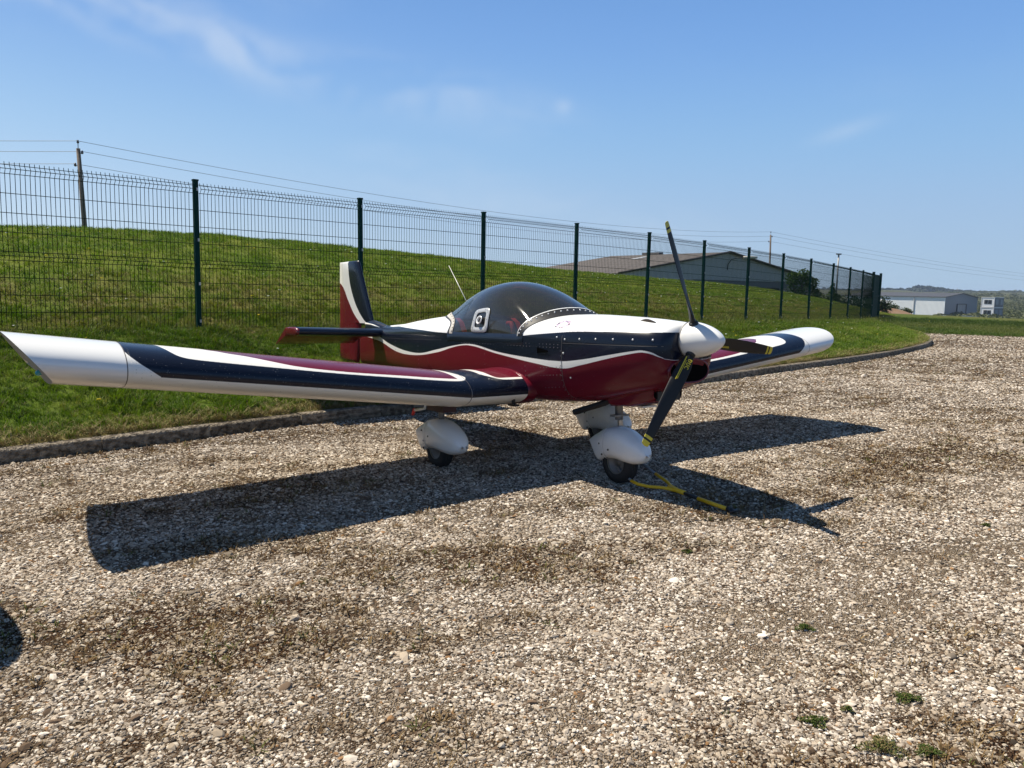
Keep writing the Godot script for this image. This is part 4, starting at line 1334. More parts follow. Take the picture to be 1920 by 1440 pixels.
	for side in [-1.0, 1.0]:
		s = st_new()
		var sb := []
		for i in 7:
			var f := i / 6.0
			var row := PackedVector3Array()
			var ww := 0.19 - 0.05 * f * f
			for j in 16:
				var a := TAU * j / 16.0
				row.append(Vector3(-0.42 - 0.28 * f + 0.05 * sgnpow(sin(a), 0.7), 0.75 + 0.46 * f, side * 0.23 + ww * sgnpow(cos(a), 0.6)))
			sb.append(row)
		var last := PackedVector3Array()
		for j in 16: last.append(Vector3(-0.70, 1.225, side * 0.23))
		sb.append(last)
		grid(s, sb, true)
		box(s, Vector3(-0.1, 0.78, side * 0.23), Vector3(0.6, 0.12, 0.38))
		var seat := put("seat", done(s), M.seat, o)
		s = st_new()
		for zz in ([0.10] if side > 0 else [-0.10]):
			var z: float = side * 0.23 + zz
			var strap := [[], []]
			for i in 7:
				var p: Vector3 = [Vector3(-0.30, 0.84, z), Vector3(-0.40, 0.95, z), Vector3(-0.52, 1.10, z), Vector3(-0.585, 1.205, z), Vector3(-0.66, 1.245, z), Vector3(-0.74, 1.22, z), Vector3(-0.77, 1.05, z)][i]
				strap[0].append(p - Vector3(0, 0, 0.028)); strap[1].append(p + Vector3(0, 0, 0.028))
			grid(s, [PackedVector3Array(strap[0]), PackedVector3Array(strap[1])], false, [], Vector3.UP)
		put("harness", done(s), M.red, seat)
	# the red grip seen through the canopy ahead of the seat
	s = st_new()
	tube(s, [Vector3(0.14, 1.06, 0.25), Vector3(0.13, 1.16, 0.25), Vector3(0.10, 1.205, 0.25), Vector3(0.05, 1.20, 0.25)], 0.02, 0.022, 8)
	put("red_handle", done(s), M.red, o)
	# canopy
	s = st_new()
	canopy_patch(s, 0.0, 1.0, 0.0, PI, 44, 44, 0.0)
	var glass := StandardMaterial3D.new()
	glass.albedo_color = Color(L(0.032, 0.032, 0.033), 0.66)
	glass.roughness = 0.04
	glass.transparency = BaseMaterial3D.TRANSPARENCY_ALPHA
	glass.metallic_specular = 0.5
	var can := put("canopy", done(s), glass, o)
	s = st_new(); canopy_patch(s, 0.952, 1.004, 0.0, PI, 4, 40, 0.006)
	put("front_frame", done(s), M.carbon, can)
	s = st_new(); canopy_patch(s, 0.951, 0.956, 0.0, PI, 1, 40, 0.009)
	put("frame_edge", done(s), M.pant, can)
	s = st_new(); canopy_patch(s, 0.012, 0.062, 0.0, PI, 3, 40, 0.005)
	put("rear_frame", done(s), mat(L(0.5, 0.47, 0.42), 0.5), can)
	s = st_new(); canopy_patch(s, -0.008, 0.012, 0.0, PI, 2, 40, 0.007)
	put("rear_seal", done(s), M.black, can)
	s = st_new()
	for i in 24:
		var a := 0.1 + (PI - 0.2) * i / 23.0
		var p := canopy_at(0.97, a, 0.006)
		var n := Vector3(0.3, p.y - 0.98, p.z).normalized()
		lathe(s, [Vector2(0.0075, 0.0), Vector2(0.0065, 0.005), Vector2(0.0, 0.0065)], Transform3D(Basis(Quaternion(Vector3.UP, n)), p), 6)
	tag(put("frame_screws", done(s), M.steel_white, can), "", "", "", "stuff")
	s = st_new()
	for i in 20:
		var a := 0.1 + (PI - 0.2) * i / 19.0
		var p := canopy_at(0.05, a, 0.005)
		lathe(s, [Vector2(0.006, 0.0), Vector2(0.005, 0.004), Vector2(0.0, 0.005)], Transform3D(Basis(Quaternion(Vector3.UP, Vector3(-0.2, p.y - 0.98, p.z).normalized())), p), 6)
	tag(put("frame_screws", done(s), M.black, can), "", "", "", "stuff")
	for side in [-1.0, 1.0]:   # rails under the glass
		s = st_new()
		var rail := [PackedVector3Array(), PackedVector3Array(), PackedVector3Array(), PackedVector3Array()]
		for i in 15:
			var x := -0.60 + 1.17 * i / 14.0
			rail[0].append(Vector3(x, 1.035, side * 0.4750)); rail[1].append(Vector3(x, 1.04, side * 0.4768)); rail[2].append(Vector3(x, 1.115, side * 0.4770)); rail[3].append(Vector3(x, 1.12, side * 0.47))
		grid(s, rail, false, [], Vector3(0, 0.1, side))
		put("canopy_rail", done(s), M.navy, can)
	# vent window: clear frame, pane and round air vent on the right side
	s = st_new()
	var outer := []
	var vent := func(fx: float, fy: float, off: float) -> Vector3:
		return canopy_at(lerpf(lerpf(0.332, 0.568, fx), lerpf(0.377, 0.573, fx), fy), lerpf(0.035, 0.49, fy), off)
	for ring in [[0.0, 0.007], [0.02, 0.011], [0.17, 0.011], [0.19, 0.007]]:
		var row := PackedVector3Array()
		for j in 40:
			var a := TAU * j / 40.0
			var q: float = 0.5 - ring[0]
			row.append(vent.call(0.5 + q * sgnpow(cos(a), 0.35), 0.5 + q * sgnpow(sin(a), 0.35), ring[1]))
		outer.append(row)
	grid(s, outer, true, [], Vector3(0, 0.2, 1))
	var vw := put("vent_window", done(s), mat(L(0.42, 0.43, 0.44), 0.25, 0, 0.5), can)
	s = st_new()
	var vc: Vector3 = vent.call(0.52, 0.46, 0.012)
	lathe(s, [Vector2(0.022, 0.0), Vector2(0.034, 0.004), Vector2(0.04, 0.012), Vector2(0.036, 0.018), Vector2(0.026, 0.012), Vector2(0.022, 0.0)], Transform3D(Basis(Quaternion(Vector3.UP, Vector3(0, 0.35, 1).normalized())), vc), 20)
	put("air_vent", done(s), M.pant, vw)
	s = st_new()
	lathe(s, [Vector2(0.0, 0.002), Vector2(0.025, 0.002), Vector2(0.025, 0.0)], Transform3D(Basis(Quaternion(Vector3.UP, Vector3(0, 0.35, 1).normalized())), vc), 16)
	put("vent_hole", done(s), M.cockpit, vw)
	s = st_new()
	for j in 14:
		var a := TAU * j / 14.0
		var p: Vector3 = vent.call(0.5 + 0.41 * sgnpow(cos(a), 0.4), 0.5 + 0.41 * sgnpow(sin(a), 0.4), 0.011)
		lathe(s, [Vector2(0.004, 0.0), Vector2(0.003, 0.003), Vector2(0.0, 0.0035)], Transform3D(Basis(Quaternion(Vector3.UP, Vector3(0, 0.3, 1).normalized())), p), 6)
	tag(put("window_screws", done(s), M.dull_steel, vw), "", "", "", "stuff")
	# wings
	for side in [1.0, -1.0]:
		s = st_new()
		var rows := []; var uvs := []
		for z in [0.42, 0.6, 0.8, 0.98, 1.03, 1.08, 1.3, 1.7, 2.2, 2.7, 3.1, 3.42]:
			var row := PackedVector3Array(); var uv := PackedVector2Array()
			for j in 65:
				var t := -1.0 + j / 32.0
				row.append(wing_at(t, z, side)); uv.append(Vector2((z - 0.4) / 3.7, (t + 1.0) / 2.0))
			rows.append(row); uvs.append(uv)
		grid(s, rows, false, uvs)
		var wing := put("wing", done(s), wp, o)
		s = st_new(); rows = []; uvs = []
		for k in 7:
			var row := PackedVector3Array(); var uv := PackedVector2Array()
			for j in 65:
				var t := -1.0 + j / 32.0
				var y := wing_at(t, 3.75, side).y - 0.87
				var zt := 3.785 + clampf(y, 0.0, 0.4) * 0.88
				var z := lerpf(3.42, zt, k / 6.0)
				row.append(wing_at(t, z, side)); uv.append(Vector2(0.98, (t + 1.0) / 2.0))
			rows.append(row); uvs.append(uv)
		grid(s, rows, false, uvs)
		var tip := put("wing_tip", done(s), M.tip_white, wing)
		s = st_new()
		var cap := []
		var edge: PackedVector3Array = rows[6]
		for f in [0.0, 0.5, 1.0]:
			var row := PackedVector3Array()
			for j in range(32, 65):
				var m := edge[j].lerp(edge[64 - j], f)
				m.z -= side * 0.02 * sin(PI * f)
				row.append(m)
			cap.append(row)
		grid(s, cap, false, [], Vector3(0, -0.8, side))
		put("tip_face", done(s), mat(L(0.35, 0.33, 0.30), 0.5), wing)
		s = st_new()
		var lc := wing_at(-0.5, 3.80, side) + Vector3(0, 0.07, side * 0.02)
		lathe(s, [Vector2(0.018, 0.0), Vector2(0.017, 0.02), Vector2(0.011, 0.032), Vector2(0.0, 0.036)], Transform3D(Basis(Quaternion(Vector3.UP, Vector3(0.3, -0.3, side).normalized())), lc), 12)
		put("navigation_light", done(s), mat(L(0.05, 0.35, 0.36) if side > 0 else L(0.45, 0.03, 0.03), 0.15, 0, 0.5), wing)
		for jz in [1.035, 3.42]:
			s = st_new()
			var j1 := PackedVector3Array(); var j2 := PackedVector3Array()
			for j in 41:
				var t := -0.7 + 1.6 * j / 40.0
				var n := Vector3(0.8 - absf(t) * 1.2, signf(t) * minf(1.0, absf(t) * 3.0), 0).normalized() * 0.0012
				j1.append(wing_at(t, jz - 0.0025, side) + n); j2.append(wing_at(t, jz + 0.0025, side) + n)
			grid(s, [j1, j2], false, [], Vector3(0.6, 1, 0))
			put("skin_joint", done(s), M.seam, wing)
		# fillet round the wing root
		s = st_new()
		var fil := []
		for z in [0.40, 0.46, 0.480, 0.492]:
			var row := PackedVector3Array()
			for j in 49:
				var t := -0.9 + 1.8 * j / 48.0
				var p := wing_at(t, z, side)
				var n := Vector3(0.9 - absf(t) * 1.1, signf(t) * minf(1.0, absf(t) * 3.0), 0).normalized()
				row.append(p + n * [0.012, 0.010, 0.006, 0.0012][[0.40, 0.46, 0.480, 0.492].find(z)])
			fil.append(row)
		grid(s, fil, false)
		put("wing_fillet", done(s), M.burgundy, wing)
	# tail
	s = st_new()
	var rr := []; var ru := []
	for y in [0.66, 0.70, 0.85, 1.0, 1.165]:
		rr.append(rudder_row(y, lin([0.66, 0.70, 1.0, 1.17], [-3.54, -3.52, -3.475, -3.455], y), -3.86 if y < 0.69 else -4.11, 0.028))
	grid(s, rr, true, rudder_uv(rr))
	rr = []
	for y in [1.165, 1.22, 1.4, 1.6, 1.8, 1.93, 1.95]:
		rr.append(rudder_row(y, lin([1.165, 1.22, 1.95], [-3.10, -3.115, -3.5], y), lin([1.165, 1.95], [-4.105, -4.09], y), 0.036 * (0.6 if y > 1.94 else 1.0)))
	grid(s, rr, true, rudder_uv(rr))
	for y in [0.66, 1.95]:
		var row := rudder_row(y, -3.54 if y < 1.0 else -3.5, -3.86 if y < 1.0 else -4.09, 0.028 if y < 1.0 else 0.0216)
		var mid := PackedVector3Array(); 
		for j in row.size(): mid.append(Vector3(row[j].x, y + (0.006 if y > 1.0 else -0.004), 0))
		grid(s, [row, mid], true, rudder_uv([row, mid]), Vector3(0, y - 1.3, 0))
	put("rudder", done(s), rp, o)
	s = st_new()
	var fr := []
	for st in [[-3.24, 0.034, 1.20], [-3.1, 0.045, 1.205], [-2.95, 0.045, 1.185], [-2.8, 0.035, 1.155], [-2.68, 0.02, 1.135]]:
		var row := PackedVector3Array()
		for j in 13:
			var a := PI * j / 12.0
			row.append(Vector3(st[0], 1.08 + (st[2] - 1.08) * pow(sin(a), 0.6), (st[1] + 0.015) * sgnpow(cos(a), 1.3)))
		fr.append(row)
	grid(s, fr, false, [], Vector3.UP)
	var ff := put("fin_fairing", done(s), M.navy, o)
	s = st_new()
	for side in [-1.0, 1.0]:
		tube(s, [Vector3(-3.24, 1.16, side * 0.043), Vector3(-3.05, 1.15, side * 0.054), Vector3(-2.85, 1.12, side * 0.048)], 0.014, 0.006, 6)
	put("fairing_stripe", done(s), M.cream, ff)
	s = st_new()
	var tp := []
	for k in 9:
		var z := -1.12 + 2.24 * k / 8.0
		tp.append(tail_row(z))
	grid(s, tp, true)
	var tail := put("tailplane", done(s), M.navy, o)
	for side in [-1.0, 1.0]:
		s = st_new()
		var row := tail_row(side * 1.12)
		var row2 := tail_row(side * 1.145)
		var row3 := PackedVector3Array()
		for p in row2: row3.append(Vector3(lerpf(p.x, -2.85, 0.06), lerpf(p.y, 1.08, 0.3), side * 1.15))
		var row4 := PackedVector3Array()
		for p in row2: row4.append(Vector3(p.x, 1.08, side * 1.151))
		grid(s, [row, row2, row3, row4], true)
		put("tip_cap", done(s), M.burgundy, tail)
		s = st_new()
		var el := []
		for f in [0.05, 0.3, 0.7, 1.0]:
			var z: float = lerpf(0.1, 1.14, f) * side
			var tr: float = -3.36
			var rw := PackedVector3Array()
			for q in [[0.0, 0.036], [0.08, 0.042], [0.35, 0.03], [0.7, 0.015], [1.0, 0.003], [1.0, -0.003], [0.7, -0.015], [0.35, -0.03], [0.08, -0.042], [0.0, -0.036]]:
				var x: float = lerpf(-3.03, tr, q[0])
				rw.append(Vector3(x, 1.072 - 0.46 * (-3.03 - x) + q[1], z))
			el.append(rw)
		grid(s, el, true)
		for e in [0, 3]:
			var rw: PackedVector3Array = el[e]
			var cc := Vector3(-3.15, 1.03, rw[0].z)
			var mid := PackedVector3Array()
			for j in rw.size(): mid.append(cc)
			grid(s, [rw, mid], true, [], Vector3(0, 0, side * (1.0 if e == 3 else -1.0)), 5)
		put("elevator", done(s), M.burgundy, tail)
	# nose: spinner and propeller
	var ax := Transform3D(Basis(Vector3.BACK, -PI / 2), Vector3(1.93, 1.1064, 0))
	s = st_new()
	var pr := []
	for i in 21:
		var f := i / 20.0
		pr.append(Vector2(0.129 * pow(maxf(0.0, 1.0 - pow(f, 1.75)), 0.62), 0.284 * f))
	pr.push_front(Vector2(0.127, -0.004))
	pr.push_front(Vector2(0.05, -0.006))
	lathe(s, pr, ax, 40)
	var spin := put("spinner", done(s), M.white, o)
	s = st_new()
	lathe(s, [Vector2(0.0, -0.012), Vector2(0.131, -0.012), Vector2(0.132, -0.006), Vector2(0.128, -0.003)], ax, 36, 4)
	put("back_plate", done(s), M.dull_steel, spin)
	for k in 3:
		var a := -0.4163 + TAU * k / 3.0
		blade(o, a)
	# undercarriage
	for g in [[Vector3(0.02, -0.0128, 0.93), 0.95], [Vector3(0.02, 0.0112, -0.93), 0.95], [Vector3(1.235, -0.044, 0.0), 0.80]]:
		var at: Vector3 = g[0]
		var nose := at.x > 1.0
		var fx := at.x + (0.0 if not nose else -0.02)
		var kk: float = g[1]
		var dt := 0.005 if nose else -0.030
		var db := 0.026 if nose else -0.010
		s = st_new()
		pant(s, Vector3(fx, at.y + 0.003, at.z), kk, 0.0, 0.385, 0, 0.0, dt, db)
		var tail_half := put("wheel_pant", done(s), M.pant, o)
		s = st_new()
		pant(s, Vector3(fx, at.y + 0.003, at.z), kk, 0.389, 1.0, 0, 0.0, dt, db)
		put("front_half", done(s), M.pant, tail_half)
		s = st_new()
		pant(s, Vector3(fx, at.y + 0.003, at.z), kk, 0.380, 0.396, 0, 0.007, dt, db)
		put("joint_strip", done(s), M.strip_white, tail_half)
		for q in [[0.30, 0.30], [0.37, 0.22], [0.37, 0.16], [0.5, 0.27]]:
			for sg in [-1.0, 1.0]:
				var hw: float = crv([0.0, 0.18, 0.32, 0.45, 0.57, 0.7], [0.012, 0.06, 0.092, 0.112, 0.12, 0.118], q[0])
				var k := put("screw", screw, M.black, tail_half)
				k.transform = Transform3D(Basis(Vector3.RIGHT, sg * PI / 2), Vector3(fx + (q[0] - 0.5) * 0.83 * g[1], at.y + q[1], at.z + sg * (hw - 0.001)))
		wheel_unit(o, at + Vector3(0, 0.165, 0), 0.165, 0.105)
		s = st_new()
		if nose:
			tube(s, [at + Vector3(0.0, 0.30, 0), at + Vector3(-0.02, 0.72, 0)], 0.021, -1, 12)
			var leg := put("nose_leg", done(s), M.steel, o)
			s = st_new()
			tube(s, [at + Vector3(-0.02, 0.50, 0), at + Vector3(-0.03, 0.80, 0)], 0.033, -1, 12)
			box(s, at + Vector3(-0.015, 0.535, 0), Vector3(0.05, 0.014, 0.16))
			put("steering_collar", done(s), M.dull_steel, leg)
		else:
			var up := wing_at(-0.62, 0.93, signf(at.z)).y
			tube(s, [at + Vector3(0.03, 0.38, 0), Vector3(at.x + 0.03, up + 0.03, at.z)], 0.026, -1, 10)
			var leg := put("gear_leg", done(s), M.dull_steel, o)
			s = st_new()
			box(s, Vector3(at.x + 0.03, up - 0.015, at.z), Vector3(0.26, 0.11, 0.13))
			put("gear_box", done(s), mat(L(0.045, 0.012, 0.014), 0.5), leg)
	# exhaust, radiator scoop, steps, pitot, aerial
	s = st_new()
	tube(s, [Vector3(1.32, 0.66, 0.12), Vector3(1.22, 0.60, 0.16), Vector3(0.96, 0.505, 0.25)], 0.024, -1, 12, false)
	put("exhaust_pipe", done(s), M.carbon, o)
	s = st_new()
	var sc2 := []
	for st in [[1.18, 0.64, 0.62, 0.14], [1.3, 0.66, 0.585, 0.19], [1.5, 0.70, 0.60, 0.19], [1.7, 0.74, 0.655, 0.17], [1.72, 0.73, 0.67, 0.15]]:
		sc2.append(PackedVector3Array([Vector3(st[0], st[1], st[3]), Vector3(st[0], st[2] + 0.02, st[3]), Vector3(st[0], st[2], st[3] - 0.02), Vector3(st[0], st[2], -st[3] + 0.02), Vector3(st[0], st[2] + 0.02, -st[3]), Vector3(st[0], st[1], -st[3])]))
	grid(s, sc2, false, [], Vector3.DOWN)
	var rs := put("radiator_scoop", done(s), M.burgundy, o)
	s = st_new()
	box(s, Vector3(1.66, 0.69, 0), Vector3(0.14, 0.07, 0.24))
	put("radiator", done(s), M.black, rs)
	s = st_new()
	box(s, Vector3(1.42, 0.588, -0.02), Vector3(0.2, 0.012, 0.15))
	put("cover_plate", done(s), M.pant, rs)
	for side in [-1.0, 1.0]:
		s = st_new()
		box(s, Vector3(0.62, 0.59, side * 0.6), Vector3(0.02, 0.07, 0.02)); box(s, Vector3(0.62, 0.552, side * 0.6), Vector3(0.09, 0.016, 0.05))
		put("step", done(s), M.black, o)
	s = st_new()
	tube(s, [Vector3(0.13, 0.63, 1.12), Vector3(0.10, 0.505, 1.12), Vector3(-0.06, 0.475, 1.13)], 0.011, -1, 8)
	var pit := put("pitot_tube", done(s), M.pant, o)
	s = st_new()
	tube(s, [Vector3(-0.055, 0.485, 1.13), Vector3(-0.085, 0.435, 1.13)], 0.013, -1, 8)
	tube(s, [Vector3(0.127, 0.615, 1.12), Vector3(0.112, 0.555, 1.12)], 0.014, -1, 8)
	put("red_cover", done(s), M.red, pit)
	s = st_new()
	tube(s, [Vector3(-1.17, 1.26, -0.2), Vector3(-1.67, 1.81, -0.2)], 0.004, 0.0025, 6)
	put("aerial", done(s), M.cream, o)
	# the neighbour whose wing tip shades the left corner of the picture
	var n := o.duplicate()
	n.name = numbered("aeroplane")
	add_child(n)
	n.position = o.position + fw * 0.93 + sd * 8.39
	tag(n, "neighbouring aeroplane out to the left, only its wing tip shadow in view", "aeroplane", "aeroplanes on the gravel")

func rudder_row(y: float, le: float, te: float, th: float) -> PackedVector3Array:
	var row := PackedVector3Array()
	for q in [[0.0, 0.0], [0.02, 0.42], [0.08, 0.78], [0.22, 1.0], [0.5, 0.75], [0.8, 0.32], [1.0, 0.05], [1.0, -0.05], [0.8, -0.32], [0.5, -0.75], [0.22, -1.0], [0.08, -0.78], [0.02, -0.42]]:
		row.append(Vector3(lerpf(le, te, q[0]), y, q[1] * th))
	return row

func rudder_uv(rows: Array) -> Array:
	var out := []
	for r in rows:
		var q := PackedVector2Array()
		for p in r: q.append(Vector2((p.x + 4.2) / 1.2, (2.0 - p.y) / 1.4))
		out.append(q)
	return out

func tail_row(z: float) -> PackedVector3Array:
	var row := PackedVector3Array()
	var y := 1.055 + 0.02 * absf(z)
	for q in [[0.0, 0.0], [0.02, 0.018], [0.08, 0.034], [0.3, 0.05], [0.65, 0.05], [1.0, 0.04], [1.0, -0.04], [0.65, -0.05], [0.3, -0.05], [0.08, -0.034], [0.02, -0.018]]:
		row.append(Vector3(lerpf(-2.65, -3.02, q[0]), y + q[1], z))
	return row

func blade(root: Node3D, a: float) -> void:
	var rs := [0.07, 0.12, 0.16, 0.22, 0.30, 0.40, 0.52, 0.64, 0.75, 0.83, 0.862, 0.8676]
	var ch := [0.052, 0.055, 0.07, 0.096, 0.108, 0.106, 0.098, 0.087, 0.074, 0.062, 0.054, 0.03]
	var th := [0.052, 0.05, 0.042, 0.03, 0.022, 0.018, 0.0145, 0.0115, 0.009, 0.0075, 0.006, 0.003]
	var tw := [48.0, 48.0, 47.0, 44.0, 38.0, 32.0, 26.0, 21.5, 18.5, 16.5, 16.0, 16.0]
	var out := Vector3(0, cos(a), -sin(a))
	var tang := Vector3(0, -sin(a), -cos(a))
	var o := Vector3(1.985, 1.1064, 0)
	var section := func(i: float, grow: float) -> PackedVector3Array:
		var r := lin(range(12), rs, i); var c := lin(range(12), ch, i); var t := lin(range(12), th, i)
		var b: float = deg_to_rad(lin(range(12), tw, i)) * TWIST
		var cd: Vector3 = tang * cos(b) + Vector3.RIGHT * sin(b)
		var nd: Vector3 = Vector3.RIGHT * cos(b) - tang * sin(b)
		var row := PackedVector3Array()
		for k in 16:
			var g := TAU * k / 16.0
			var x := cos(g); var y := sin(g)
			y *= lerpf(1.0, 0.5 + 0.5 * clampf(x + 0.6, 0.0, 1.0), clampf((r - 0.14) / 0.1, 0.0, 1.0))
			row.append(o + out * r + cd * x * (c * 0.5 + grow) + nd * y * (t * 0.5 + grow))
		return row
	var s := st_new()
	var rows := []
	for i in 12: rows.append(section.call(float(i), 0.0))
	grid(s, rows, true)
	var cap := PackedVector3Array()
	for k in 16: cap.append(o + out * 0.869)
	grid(s, [rows[11], cap], true, [], out)
	var bl := put("propeller_blade", done(s), M.carbon, root)
	s = st_new()
	rows = []
	for i in [9.0, 9.5, 10.0, 10.5, 11.0]: rows.append(section.call(i, 0.0007))
	var c2 := PackedVector3Array()
	for k in 16: c2.append(o + out * 0.8702)
	rows.append(c2)
	grid(s, rows, true)
	put("tip_band", done(s), M.lemon, bl)
	s = st_new()
	grid(s, [section.call(8.55, 0.0007), section.call(8.82, 0.0007)], true)
	put("tip_band", done(s), M.lemon, bl)
	s = st_new()
	lathe(s, [Vector2(0.028, 0.108), Vector2(0.034, 0.11), Vector2(0.034, 0.135), Vector2(0.028, 0.138)], Transform3D(Basis(Quaternion(Vector3.UP, out)), o), 14, 6)
	put("root_collar", done(s), M.black, bl)
	# maker's lettering and lines on the front face
	var r0 := 0.30
	var b0 := deg_to_rad(41.0) * TWIST
	var cd := tang * cos(b0) + Vector3.RIGHT * sin(b0)
	var nd := Vector3.RIGHT * cos(b0) - tang * sin(b0)
	if nd.x < 0: nd = -nd
	var face := func(r: float) -> Vector3: return o + out * r + nd * (lin(rs, th, r) * 0.5 + 0.0012)
	var up := cd if out.cross(cd).dot(nd) > 0 else -cd
	var tm := TextMesh.new()
	tm.text = "DUC"
	var fnt := SystemFont.new(); fnt.font_names = PackedStringArray(["Droid Sans"]); fnt.font_weight = 700; fnt.font_italic = true
	tm.font = fnt
	tm.font_size = 48; tm.pixel_size = 0.00085; tm.depth = 0.0012
	var tx := put("lettering", tm, M.lemon, bl)
	tx.transform = Transform3D(Basis(out, up, out.cross(up)), face.call(0.205) + up * 0.014)
	s = st_new()
	var bb := Basis(out, up, out.cross(up))
	box(s, face.call(0.25) - up * 0.018 + nd * 0.002, Vector3(0.19, 0.007, 0.002), bb)
	box(s, face.call(0.26) - up * 0.008 + nd * 0.002, Vector3(0.15, 0.0035, 0.002), bb)
	put("stripe", done(s), M.lemon, bl)

# ---------------------------------------------------------------- tow bar
func tow_bar() -> void:
	var o := base("tow_bar", Vector3(1.2, 0, -5.7))
	tag(o, "yellow forked tow bar lying on the gravel, hooked to the nose wheel", "tow bar")
	var at := o.position
	var P := func(x: float, y: float, z: float) -> Vector3: return Vector3(x, y, z) - at
	var axle_r := Vector3(0.84, 0.13, -5.98); var axle_l := Vector3(1.04, 0.13, -6.12)
	var s := st_new()
	tube(s, [axle_r - at, P.call(0.88, 0.085, -5.92), P.call(0.945, 0.045, -5.84)], 0.011, -1, 8)
	tube(s, [axle_l - at, P.call(1.10, 0.10, -6.10), P.call(1.165, 0.06, -6.02)], 0.011, -1, 8)
	put("hook_rod", done(s), M.dull_steel, o)
	s = st_new()
	tube(s, [P.call(0.94, 0.046, -5.845), P.call(0.98, 0.035, -5.79), P.call(1.06, 0.03, -5.735), P.call(1.16, 0.032, -5.705), P.call(1.25, 0.032, -5.62)], 0.0125, -1, 10)
	tube(s, [P.call(1.16, 0.062, -6.025), P.call(1.20, 0.045, -5.94), P.call(1.225, 0.035, -5.88), P.call(1.235, 0.032, -5.74), P.call(1.26, 0.032, -5.66)], 0.0125, -1, 10)
	put("fork", done(s), M.yellow, o)
	s = st_new()
	tube(s, [P.call(1.20, 0.036, -5.70), P.call(1.29, 0.036, -5.545)], 0.0175, -1, 10)
	put("socket", done(s), M.yellow, o)
	s = st_new()
	tube(s, [P.call(1.28, 0.034, -5.56), P.call(1.365, 0.03, -5.415)], 0.013, -1, 10)
	put("draw_bar", done(s), M.black, o)
	s = st_new()
	tube(s, [P.call(1.36, 0.03, -5.42), P.call(1.505, 0.028, -5.165)], 0.0145, -1, 10)
	put("handle", done(s), M.yellow, o)
	s = st_new()
	tube(s, [P.call(1.503, 0.028, -5.168), P.call(1.525, 0.028, -5.13)], 0.02, -1, 10)
	tube(s, [P.call(1.50, 0.028, -5.10), P.call(1.56, 0.03, -5.14)], 0.012, -1, 8)
	put("handle_end", done(s), M.black, o)

# ---------------------------------------------------------------- loose stones
func pebble() -> ArrayMesh:
	var s := st_new()
	s.set_smooth_group(0)
	var g := (1.0 + sqrt(5.0)) / 2.0
	var v := [Vector3(-1, g, 0), Vector3(1, g, 0), Vector3(-1, -g, 0), Vector3(1, -g, 0), Vector3(0, -1, g), Vector3(0, 1, g), Vector3(0, -1, -g), Vector3(0, 1, -g), Vector3(g, 0, -1), Vector3(g, 0, 1), Vector3(-g, 0, -1), Vector3(-g, 0, 1)]
	for i in 12: v[i] = v[i].normalized() * rng.randf_range(0.72, 1.2)
	for f in [[0, 11, 5], [0, 5, 1], [0, 1, 7], [0, 7, 10], [0, 10, 11], [1, 5, 9], [5, 11, 4], [11, 10, 2], [10, 7, 6], [7, 1, 8], [3, 9, 4], [3, 4, 2], [3, 2, 6], [3, 6, 8], [3, 8, 9], [4, 9, 5], [2, 4, 11], [6, 2, 10], [8, 6, 7], [9, 8, 1]]:
		if rng.randf() < 0.65: s.set_smooth_group(-1)
		else: s.set_smooth_group(0)
		tri(s, v[f[0]], v[f[1]], v[f[2]])
	return done(s)

